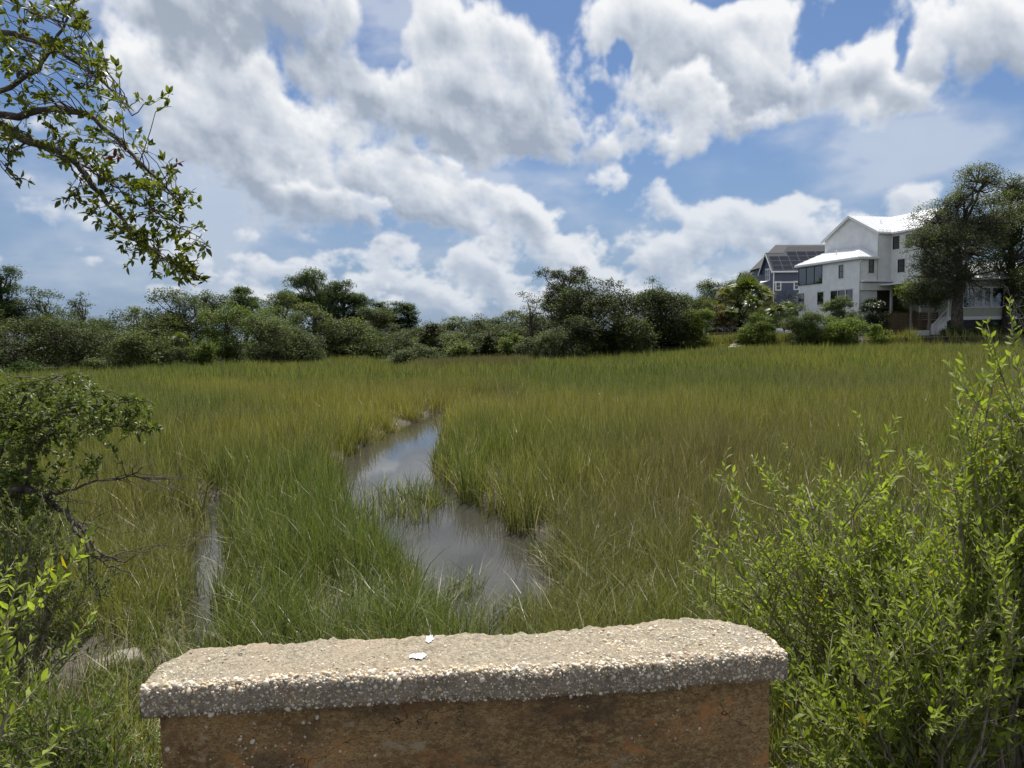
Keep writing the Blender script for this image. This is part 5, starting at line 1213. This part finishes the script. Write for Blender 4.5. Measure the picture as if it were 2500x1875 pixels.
# timber bulkheads where garden meets marsh
def bulkhead(label, pxa, pxb, off, ztop, hgt):
    pts = []
    for px in np.linspace(pxa, pxb, 9): a = (px - 1250) / FPX; d_ = float(np.interp(a, _ea, _ed)) + off; pts.append((a * d_, d_))
    o = thing('timber_bulkhead', label, 'bulkhead', (pts[0][0], pts[0][1], 0))
    for (x0_, y0_), (x1_, y1_) in zip(pts[:-1], pts[1:]):
        for q in range(3):
            e = np.array([x1_ - x0_, y1_ - y0_]); L2 = np.hypot(*e); e /= L2; nn = np.array([-e[1], e[0]]); mb = MB(); z0 = ztop - hgt + q * hgt / 3
            Mx = np.array([[e[0], nn[0], 0, x0_ - pts[0][0]], [e[1], nn[1], 0, y0_ - pts[0][1]], [0, 0, 1, 0], [0, 0, 0, 1]]); mb.box((.005, -.03, z0), (L2 - .005, .03, z0 + hgt / 3 - .01), Mx); mb.build('plank', M['dark_wood'], o)
        mb = MB(); mb.box((0, -.10, ztop + .002), (L2, .12, ztop + .06), Mx); mb.build('cap_board', M['old_wood'], o)
bulkhead('dark timber bulkhead along the bank below the palms', 1700, 1945, 1.0, 1.62, .55)
bulkhead('dark timber bulkhead edging the lawn of the white house', 2150, 2460, .9, 1.72, .55)
# pale rocks tipped at the marsh edge
R = np.random.default_rng(31); M['pale_rock'] = simple('pale_rock', (.56, .53, .48), .9, .2, 0, .2, 4, .5, 12)
for q, lb in enumerate(('largest pale rock at the right of the heap at the marsh edge', 'flat pale rock at the left of the heap at the marsh edge', 'upright pale rock in the middle of the heap', 'small pale rock in front of the heap', 'tilted pale rock second from the left of the heap', 'pale rock second from the right of the heap', 'small pale rock at the back of the heap', 'tiny pale rock at the far left of the heap')):
    px = (1808, 1768, 1788, 1782, 1776, 1799, 1792, 1756)[q]; a = (px - 1250) / FPX; d_ = float(np.interp(a, _ea, _ed)) + R.uniform(-.6, .2) + (.5 if q == 6 else 0); s_ = (.42, .40, .32, .2, .3, .32, .24, .16)[q]
    z_ = gz(a * d_, d_); boulder('pale_rock', lb, (a * d_, d_, z_ + s_ * .35), (s_ * R.uniform(.9, 1.3), s_, s_ * R.uniform(.5, .8)), R.uniform(0, 3), 40 + q, M['pale_rock'], 'rock')['group'] = 'rocks heaped at the marsh edge'
# brown shed at the far left
s0 = D(-30, 880, 57.0); SH = House('brown_shed', 'brown plank shed half hidden under the leftmost oak', s0[0], 57.0, gz(s0[0], 57.0), .05, 'shed')
box_part(SH, 'wall', 'wood', [((0, 0, -.3), (3.0, 2.4, 1.15))]); roof_face(SH, [(-.2, -.2, 1.2), (3.2, -.2, 1.2), (3.2, 2.6, 1.5), (-.2, 2.6, 1.5)], 'shingle', .08, 0)
mb = MB(); mb.box((1.1, -.03, -.3), (1.9, -.001, 1.0)); mb.build('door', M['dark_wood'], SH.root)

# ------------------------------------------------------------------ foreground plants
def blade_leaves(P, A, L, wd, r, curl=.12):
    """lance-shaped leaves: start P, direction A, length L; 7 verts, 2 quads + 2 tris folded at the midrib"""
    n = len(P); A = A / np.linalg.norm(A, axis=1, keepdims=True)
    nn = rand_dirs(r, n); nn[:, 2] = np.abs(nn[:, 2]) + .6; s_ = np.cross(A, nn); s_ /= np.linalg.norm(s_, axis=1, keepdims=True) + 1e-9; up = np.cross(s_, A)
    L = L[:, None]; w = L * wd * .5; c = r.normal(0, curl, n)[:, None]
    p0 = P; m1 = P + A * L * .38 + up * L * (.02 + c * .15); m2 = P + A * L * .7 + up * L * c * .5; tip = P + A * L + up * L * (c * 1.1 - .04)
    V = np.stack([p0, m1 + s_ * w + up * w * .25, m1, m1 - s_ * w + up * w * .25, m2 + s_ * w * .72 + up * w * .2, m2, m2 - s_ * w * .72 + up * w * .2, tip], 1).reshape(-1, 3)
    b_ = (np.arange(n) * 8)[:, None]
    Q = np.concatenate([b_ + np.array([[1, 2, 5, 4]]), b_ + np.array([[2, 3, 6, 5]])], 0)
    T = np.concatenate([b_ + np.array([[0, 2, 1]]), b_ + np.array([[0, 3, 2]]), b_ + np.array([[4, 5, 7]]), b_ + np.array([[5, 6, 7]])], 0)
    return V, Q, T
def elder(name, label, base, targets, seed, leaf=.05, nsh=7, dens=1.0, mt='elder', wd=.30, stem=.010):
    """marsh elder: stems from a base to the given tops, side shoots with paired leaves"""
    r = np.random.default_rng(seed); base = np.array(base, float); base[2] = gz(base[0], base[1])
    o = thing(name, label, 'shrub', tuple(base), 0, 'leafy shrubs around the old wall')
    sb = MB(); LP = []; LA = []; LL = []
    def shoot(P, dense):
        bare = r.choice([0, .1, .35, .7], p=[.45, .3, .15, .1]); lsz = r.uniform(.6, 1.15)
        m_ = len(P); seg = np.linalg.norm(np.diff(P, axis=0), axis=1); cum = np.r_[0, np.cumsum(seg)]; Lt = cum[-1]
        k_ = max(4, int(Lt / .023 * dens)); ts = np.linspace(dense, 1, k_) * Lt
        for q, t in enumerate(ts):
            c = np.array([np.interp(t, cum, P[:, i_]) for i_ in range(3)]); j_ = min(np.searchsorted(cum, t), m_ - 1); d_ = P[j_] - P[max(j_ - 1, 0)]; d_ /= np.linalg.norm(d_) + 1e-9
            a = q * 1.5708 + r.normal(0, .5); e1 = np.cross(d_, [0.3, .2, .9]); e1 /= np.linalg.norm(e1) + 1e-9; e2 = np.cross(d_, e1)
            for s_ in (0, math.pi):
                if r.random() < .12 + bare: continue
                o_ = math.cos(a + s_) * e1 + math.sin(a + s_) * e2; LP.append(c); LA.append(d_ * r.uniform(.45, .95) + o_ * r.uniform(.5, .95) + np.array([0, 0, .15])); LL.append(leaf * lsz * r.uniform(.5, 1.3) * (1 - .35 * (q / k_) ** 3))
    for T_ in targets:
        T_ = np.array(T_, float) - base; b0 = np.array([r.normal(0, .07), r.normal(0, .07), -.08]); n = 9; t = np.linspace(0, 1, n)[:, None]
        mid = b0 + (T_ - b0) * .5 + np.array([0, 0, .12 * np.linalg.norm(T_)]) * r.uniform(-.2, 1); P = (1 - t) ** 2 * b0 + 2 * t * (1 - t) * mid + t ** 2 * T_
        P[1:-1] += r.normal(0, .012, (n - 2, 3)); Ls = np.linalg.norm(T_ - b0); R0 = stem * (.5 + .5 * Ls)
        sb.tube(P, np.linspace(R0, R0 * .22, n), 6); shoot(P[4:], .25)
        for q in range(nsh):
            f = r.uniform(.25, .97); i_ = int(f * (n - 1)); st_ = P[i_] + (P[min(i_ + 1, n - 1)] - P[i_]) * r.random()
            dv = (T_ - b0) / Ls * .6 + rand_dirs(r, 1)[0] * .8 + np.array([0, 0, .30]); dv /= np.linalg.norm(dv); ll = r.uniform(.10, .48) * min(1, .5 + Ls * .4)
            tt = np.linspace(0, 1, 5)[:, None]; S = st_ + dv * ll * tt + np.array([0, 0, ll * .25]) * tt ** 2; sb.tube(S, np.linspace(R0 * .32, R0 * .1, 5), 5); shoot(S, .12)
            if r.random() < .6:
                dv2 = dv * .5 + rand_dirs(r, 1)[0] * .7 + np.array([0, 0, .4]); dv2 /= np.linalg.norm(dv2); S2 = S[2] + dv2 * ll * .55 * tt + np.array([0, 0, ll * .12]) * tt ** 2; sb.tube(S2, np.linspace(R0 * .2, R0 * .08, 5), 4); shoot(S2, .1)
    sb.build('stem', M['twig'], o, True)
    LP, LA, LL = np.array(LP), np.array(LA), np.array(LL)
    V, Q, T = blade_leaves(LP, LA, LL, wd, r)
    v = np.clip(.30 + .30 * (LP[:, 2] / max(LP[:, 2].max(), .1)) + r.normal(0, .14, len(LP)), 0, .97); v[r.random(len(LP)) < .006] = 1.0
    tag(link('foliage', mesh_np('foliage', V, Q, T, {'v': np.repeat(v, 8)}), M[mt], o), kind='stuff')
    return o
S13 = 1.13
def pts(lst): return [D(x * S13, y * S13, d_) for x, y, d_ in lst]
R = np.random.default_rng(404)
def fan(x0, x1, ys_, d0, d1, n, seed):
    r = np.random.default_rng(seed); out = []
    for q in range(n): x = x0 + (x1 - x0) * (q + r.random()) / n; out.append((x, float(np.interp(x, ys_[0], ys_[1])) + r.uniform(0, 1) ** 1.5 * ys_[2], r.uniform(d0, d1)))
    return pts(out)
# right: tall one at the frame edge, wide one beyond the wall, low one in front
elder('marsh_elder', 'tallest bright green shrub at the right edge, reaching above the marsh', D(2200 * S13, 1640 * S13, 3.1), fan(2040, 2330, ((2040, 2100, 2150, 2200, 2330), (970, 860, 880, 840, 810), 500), 2.7, 3.4, 34, 1), 1, .054, 11, wd=.34)
elder('marsh_elder', 'wide light green shrub spreading left over the wall end', D(1960 * S13, 1560 * S13, 3.7), fan(1505, 2000, ((1505, 1560, 1640, 1760, 1850, 1900, 2000), (1170, 1130, 1120, 1040, 1090, 1070, 1080), 380), 3.4, 4.6, 44, 2), 2, .052, 9, wd=.34)
elder('marsh_elder', 'leaning green shrub between the wide shrub and the tall one', D(2090 * S13, 1600 * S13, 3.4), fan(1800, 2150, ((1800, 1950, 2150), (1230, 1150, 1110), 380), 3.0, 3.8, 30, 3), 3, .053, 11, wd=.34)
elder('marsh_elder', 'low green shrub at the bottom right, front of the slabs', D(1990 * S13, 1700 * S13, 2.75), fan(1700, 2230, ((1700, 1850, 2000, 2230), (1470, 1390, 1350, 1300), 300), 2.5, 3.0, 36, 4), 4, .050, 11, wd=.34)
# left: bottom corner and a sprig at the frame edge
elder('marsh_elder', 'low feathery green shrub in the bottom left corner', D(130 * S13, 1720 * S13, 2.7), fan(-20, 330, ((-20, 60, 150, 230, 330), (1560, 1540, 1520, 1600, 1620), 100), 2.5, 3.0, 26, 5), 5, .046, 7, mt='elder_dark', wd=.26)
elder('marsh_elder', 'bright green sprig poking in at the left edge', D(-160 * S13, 1640 * S13, 2.2), fan(-130, 20, ((-130, 0, 20), (1200, 1260, 1290), 120), 2.1, 2.4, 7, 6), 6, .055, 5, wd=.36)
elder('dark_shrub', 'dark leafy shrub filling the ground under the leaning tree at the left', D(20 * S13, 1330 * S13, 4.7), fan(-90, 230, ((-90, 60, 150, 230), (1090, 1110, 1180, 1260), 200), 4.3, 5.0, 26, 11), 11, .040, 7, mt='yaupon', wd=.42)
# bare grey twigs in the right shrub
bt = thing('bare_shrub', 'tangle of bare grey twigs behind the wide green shrub', 'shrub', tuple(D(1930 * S13, 1480 * S13, 4.4) * np.array([1, 1, 0]) + np.array([0, 0, gz(*D(1930 * S13, 1480 * S13, 4.4)[:2])])))
bl = np.array(bt.location); tb = MB(); r = np.random.default_rng(9)
for T_ in fan(1560, 2120, ((1560, 1750, 1900, 2000, 2120), (1180, 1060, 985, 990, 1100), 300), 3.5, 4.8, 80, 8):
    n = 8; P = limb_path((r.normal(0, .15), r.normal(0, .15), -.05), np.array(T_) - bl, r, n, .06, .03); tb.tube(P, np.linspace(.006, .0016, n), 5)
    for q in range(4):
        i_ = r.integers(2, n - 1); e = P[i_] + (rand_dirs(r, 1)[0] * .6 + np.array([0, 0, .4]) + (P[-1] - P[0]) * .3) * r.uniform(.15, .45); tb.tube(limb_path(P[i_], e, r, 5, .0, .06), np.linspace(.0028, .0010, 5), 4)
tb.build('twig', M['twig'], bt, True)
# bare pale branches before the dark tree at the right edge
bb = D(2540, 815, 40.0); bz_ = gz(bb[0], bb[1]); bt = thing('bare_shrub', 'leafless pale branches at the right edge above the marsh', 'shrub', (bb[0], bb[1], bz_)); tb = MB()
for px, py in ((2434, 690), (2445, 735), (2460, 765), (2470, 720), (2490, 690), (2455, 800), (2510, 660), (2440, 820)):
    P = limb_path((r.normal(0, .1), 0, -.1), D(px, py, 40.0 + r.normal(0, .5)) - np.array(bt.location), r, 8, .12, .04); tb.tube(P, np.linspace(.035, .008, 8), 5)
    for q in range(4): i_ = r.integers(3, 8); tb.tube(limb_path(P[i_ - 1], P[i_ - 1] + rand_dirs(r, 1)[0] * np.array([.6, .4, .6]) + np.array([-.2, 0, .25]), r, 4), np.linspace(.012, .004, 4), 4)
tb.build('twig', M['bark_grey'], bt, True)

# ---- overhanging oak branch, upper left (its trunk stands just outside the picture)
r = np.random.default_rng(21)
trk = np.array([-5.6, 4.6]); tz = gz(*trk)
oak = thing('overhanging_oak', 'small-leaved oak whose branch hangs into the upper left sky', 'tree', (trk[0], trk[1], tz)); O0 = np.array(oak.location)
def pl3(lst, d0, d1): # polyline in photo (2212-wide) pixels, depth running from d0 to d1
    n = len(lst); return np.array([D(x * S13, y * S13, d0 + (d1 - d0) * q / (n - 1)) for q, (x, y) in enumerate(lst)])
def dense(P, k_=6):
    t = np.linspace(0, len(P) - 1, (len(P) - 1) * k_ + 1); return np.stack([np.interp(t, np.arange(len(P)), P[:, c]) for c in range(3)], -1)
trunk = MB(); trunk.tube(np.array([[0, 0, -.3], [.03, .02, 1.2], [-.02, .05, 2.4], [.05, .08, 3.6], [-.1, .1, 5.2], [.1, .0, 6.8]]), [.2, .16, .14, .12, .09, .05], 10); trunk.build('trunk', M['bark'], oak, True)
limbs = {
 'a': (pl3([(-330, 190), (-150, 225), (0, 270), (60, 305), (125, 325), (170, 355), (200, 400), (240, 450), (290, 500), (330, 545), (380, 572), (428, 606)], 4.6, 4.2), .034, .0024),
 'b': (pl3([(-330, 60), (-100, 60), (30, 72), (110, 102), (190, 150), (250, 200), (285, 250)], 4.7, 4.4), .026, .0025),
 'c': (pl3([(-150, 225), (40, 250), (130, 232), (190, 248), (255, 300), (300, 350), (350, 395), (390, 440), (400, 470)], 4.6, 4.2), .026, .0025),
 'd': (pl3([(125, 325), (190, 365), (240, 400), (300, 440), (345, 465), (400, 495), (455, 535)], 4.45, 4.2), .008, .0012),
 'e': (pl3([(-150, 225), (0, 200), (80, 150), (120, 90), (150, 30), (165, -40)], 4.6, 4.5), .020, .003),
 'f': (pl3([(-330, 60), (-120, 0), (0, -20), (70, 30), (140, 50), (195, 62)], 4.7, 4.4), .018, .0025),
 'g': (pl3([(60, 305), (20, 330), (10, 370), (40, 400)], 4.5, 4.4), .008, .0015)}
lm = MB(); LB = []
for k_, (P, a_, b_) in limbs.items():
    P = dense(P, 4) - O0; P[1:-1] += r.normal(0, .006, (len(P) - 2, 3)); lm.tube(P, np.linspace(a_, b_, len(P)), 8); LB.append(P)
# join the limbs to the trunk
for k_ in ('a', 'b'): P = LB[list(limbs).index(k_)][0]; lm.tube(limb_path((0, .06, 2.6 if k_ == 'a' else 3.6), P, r, 6, .03, .03), np.linspace(.07, limbs[k_][1], 6), 8)
lm.build('limb', M['bark'], oak, True)
allp = np.vstack([P[3:] for P in LB])
REG = np.array([(-60, -40), (150, -30), (185, 30), (195, 70), (235, 110), (265, 160), (290, 195), (345, 205), (300, 255), (300, 300), (350, 345), (390, 360), (398, 425), (360, 440), (300, 415), (240, 395), (170, 385), (120, 345), (40, 345), (-60, 330)], float)
seeds = []
while len(seeds) < 225:
    q = np.array([r.uniform(-60, 400), r.uniform(-40, 440)])
    if sdf(q[None], REG)[0] < 0 and not (q[0] > 240 and r.random() < .35): seeds.append((*q, r.uniform(3.9, 4.9)))
for q in range(85):                                   # along the lower limb and its tip
    t = r.random() ** .8; L = [(200, 400), (240, 450), (290, 500), (330, 545), (380, 572), (425, 604)]; i_ = min(int(t * 5), 4); f = t * 5 - i_; x = L[i_][0] + (L[i_ + 1][0] - L[i_][0]) * f; y = L[i_][1] + (L[i_ + 1][1] - L[i_][1]) * f
    sp_ = 48 * (1 - .6 * t); seeds.append((x + r.normal(0, sp_ * .7), y + r.normal(0, sp_ * .7) - 6, r.uniform(4.0, 4.5)))
for q in range(45):
    t = r.random(); seeds.append((300 + 110 * t + r.normal(0, 22), 380 + 110 * t + r.normal(0, 25), r.uniform(4.0, 4.5)))
seeds += [(150, 415, 4.3), (135, 430, 4.3), (165, 430, 4.3), (148, 440, 4.3), (35, 395, 4.4), (60, 390, 4.4), (25, 350, 4.4), (365, 205, 4.2), (350, 212, 4.2), (372, 372, 4.2), (385, 352, 4.2), (270, 545, 4.2), (285, 560, 4.2), (275, 500, 4.2), (430, 600, 4.2), (440, 608, 4.2), (415, 585, 4.2), (330, 575, 4.2)]
tw = MB(); LP = []; LA = []; LL = []
for (x, y, d_) in seeds:
    E = D(x * S13, y * S13, d_) - O0; dd = np.linalg.norm((allp - E) * np.array([1, .6, 1]), axis=1); c_ = np.argsort(dd)[r.integers(0, 6)]; S0 = allp[c_]
    P = limb_path(S0, E, r, 6, .05, .07); tw.tube(P, np.linspace(.0036, .0012, 6), 5)
    ax = P[-1] - P[-2]; ax /= np.linalg.norm(ax) + 1e-9
    for f in (1.0, .82, .62):
        if f < 1 and r.random() < .25: continue
        p_ = P[0] + (P[-1] - P[0]) * 0; i_ = f * 5; i0 = min(int(i_), 4); c0 = P[i0] + (P[i0 + 1] - P[i0]) * (i_ - i0)
        for q in range(r.integers(4, 8) if f == 1 else r.integers(2, 5)):
            o_ = rand_dirs(r, 1)[0]; LP.append(c0 + ax * r.uniform(-.02, .012)); LA.append(ax * r.uniform(.2, .9) + o_ * .8 + np.array([0, 0, .12])); LL.append(r.uniform(.030, .064))
tw.build('twig', M['bark'], oak, True)
LP, LA, LL = np.array(LP), np.array(LA), np.array(LL)
pxl, pyl = to_px(LP + O0); inn = (pxl > 5) & (pyl > 5)
order = np.argsort(-LL * inn); big_ = order[:300]; restl = order[300:]
red = np.zeros(len(LP), bool); red[(np.hypot(pxl - 430, pyl - 395) < 22) | (np.hypot(pxl - 283, pyl - 386) < 9)] = True
v = np.clip(r.normal(.42, .2, len(LP)), 0, .97); v[red] = 1.0
V, Q, T = blade_leaves(LP[restl], LA[restl], LL[restl], .44, r)
tag(link('foliage', mesh_np('foliage', V, Q, T, {'v': np.repeat(v[restl], 8)}), M['branch_leaf'], oak), kind='stuff')
leaf_me = []
for q in range(6):
    V, Q, T = blade_leaves(np.zeros((1, 3)), np.array([[1.0, 0, 0]]), np.ones(1), .44, r); me = mesh_np('leaf', V, Q, T, {'v': np.full(8, (.15, .3, .42, .55, .75, 1.0)[q])}); me.materials.append(M['branch_leaf']); leaf_me.append(me)
for q in big_:
    a = LA[q] / np.linalg.norm(LA[q]); n_ = rand_dirs(r, 1)[0] + np.array([0, 0, .7]); s_ = np.cross(n_, a); s_ /= np.linalg.norm(s_); n_ = np.cross(a, s_); L = LL[q]
    o = link('leaf', leaf_me[5 if red[q] else int(v[q] * 4.99)], None, oak); o.matrix_local = Matrix([[a[0] * L, s_[0] * L, n_[0] * L, LP[q][0]], [a[1] * L, s_[1] * L, n_[1] * L, LP[q][1]], [a[2] * L, s_[2] * L, n_[2] * L, LP[q][2]], [0, 0, 0, 1]])

# ---- lower left: dark small-leaved tree leaning over the grass
r = np.random.default_rng(33)
trk = np.array([-5.3, 5.6]); tz = gz(*trk)
ya = thing('leaning_tree', 'small dark-limbed tree leaning in over the grass at the left', 'tree', (trk[0], trk[1], tz)); O0 = np.array(ya.location)
trunk = MB(); trunk.tube(np.array([[0, 0, -.3], [.1, -.05, .5], [.25, -.1, 1.1], [.4, -.15, 1.8], [.5, -.15, 2.4]]), [.12, .10, .085, .06, .03], 9); trunk.build('trunk', M['bark'], ya, True)
limbs = [(pl3([(-180, 1080), (-60, 1075), (0, 1062), (55, 1055), (95, 1075), (140, 1108), (185, 1150), (210, 1195), (270, 1215)], 5.3, 4.8), .045, .004), (pl3([(140, 1108), (165, 1145), (200, 1200), (250, 1225), (300, 1245)], 4.95, 4.7), .016, .002),
         (pl3([(95, 1075), (150, 1060), (210, 1040), (270, 1030), (320, 1035)], 5.0, 4.9), .012, .002), (pl3([(55, 1055), (70, 980), (110, 920), (140, 870), (160, 820)], 5.1, 5.1), .02, .002), (pl3([(-60, 1075), (0, 980), (40, 900), (60, 830)], 5.2, 5.2), .02, .003),
         (pl3([(110, 920), (180, 910), (250, 915), (320, 925)], 5.1, 5.0), .012, .002), (pl3([(40, 900), (150, 880), (230, 870), (330, 868)], 5.2, 5.1), .012, .002), (pl3([(60, 830), (100, 820), (150, 810), (195, 795)], 5.2, 5.1), .008, .001), (pl3([(185, 1150), (190, 1250), (215, 1290), (200, 1240)], 4.8, 4.7), .006, .002)]
lm = MB(); LB = []
for P, a_, b_ in limbs:
    P = dense(P, 4) - O0; P[1:-1] += r.normal(0, .010, (len(P) - 2, 3)); lm.tube(P, np.linspace(a_, b_, len(P)), 7); LB.append(P)
lm.tube(limb_path((.2, -.08, 1.0), LB[0][0], r, 5, .02, .03), np.linspace(.07, .045, 5), 8); lm.build('limb', M['bark'], ya, True)
allp = np.vstack(LB)
tw = MB(); LP = []; LA = []; LL = []
REG = np.array([(-60, 800), (40, 830), (110, 830), (170, 795), (230, 850), (330, 860), (345, 925), (300, 960), (230, 1000), (150, 1050), (60, 1040), (-60, 1100)], float); seeds = []
while len(seeds) < 260:
    q = np.array([r.uniform(-60, 345), r.uniform(795, 1100)])
    if sdf(q[None], REG)[0] < 0: seeds.append((*q, r.uniform(4.7, 5.7)))
for q in range(60): seeds.append((r.uniform(-50, 130), r.uniform(1060, 1240), r.uniform(4.9, 5.6)))
for (x, y, d_) in seeds:
    E = D(x * S13, y * S13, d_) - O0; dd = np.linalg.norm(allp - E, axis=1); S0 = allp[np.argsort(dd)[r.integers(0, 8)]]; P = limb_path(S0, E, r, 6, .05, .06); tw.tube(P, np.linspace(.004, .0012, 6), 4)
    ax = P[-1] - P[-2]; ax /= np.linalg.norm(ax) + 1e-9
    for f in np.linspace(.35, 1, 9):
        i_ = f * 5; i0 = min(int(i_), 4); c0 = P[i0] + (P[i0 + 1] - P[i0]) * (i_ - i0)
        for q in range(r.integers(2, 5)): LP.append(c0 + r.normal(0, .008, 3)); LA.append(ax * r.uniform(.2, .9) + rand_dirs(r, 1)[0] * .8 + np.array([0, 0, .1])); LL.append(r.uniform(.028, .052))
for q in range(46):                                    # dead bare twigs below the leaves
    S0 = LB[r.integers(0, 3)]; S0 = S0[r.integers(8, len(S0))]; E = S0 + np.array([r.uniform(.05, .6), r.normal(0, .15), r.normal(-.02, .14)]); tw.tube(limb_path(S0, E, r, 6, .05, .07), np.linspace(.0035, .001, 6), 4)
tw.build('twig', M['bark'], ya, True); LP, LA, LL = np.array(LP), np.array(LA), np.array(LL)
V, Q, T = blade_leaves(LP, LA, LL, .48, r); v = np.clip(r.normal(.42, .22, len(LP)), 0, .97)
tag(link('foliage', mesh_np('foliage', V, Q, T, {'v': np.repeat(v, 8)}), M['yaupon'], ya), kind='stuff')
# driftwood litter and dead stalks on the mud beside the wall
r = np.random.default_rng(71); lt = MB()
for q in range(900):
    x = r.uniform(-3.2, -1.15) if r.random() < .55 else r.uniform(.95, 3.0); y = r.uniform(2.1, 4.6); z = gz(x, y) + .008; a = r.uniform(0, 6.28); L = r.uniform(.08, .32)
    e = np.array([math.cos(a), math.sin(a), r.normal(.08, .12)]) * L; lt.tube(np.array([[x, y, z], [x + e[0] * .5, y + e[1] * .5, z + abs(e[2]) * .5 + .012], [x + e[0], y + e[1], gz(x + e[0], y + e[1]) + .01 + abs(e[2])]]), [.0022, .002, .001], 4)
tag(lt.build('reed_litter', M['twig']), 'dead reed stalks strewn on the mud beside the wall', 'litter', kind='stuff')
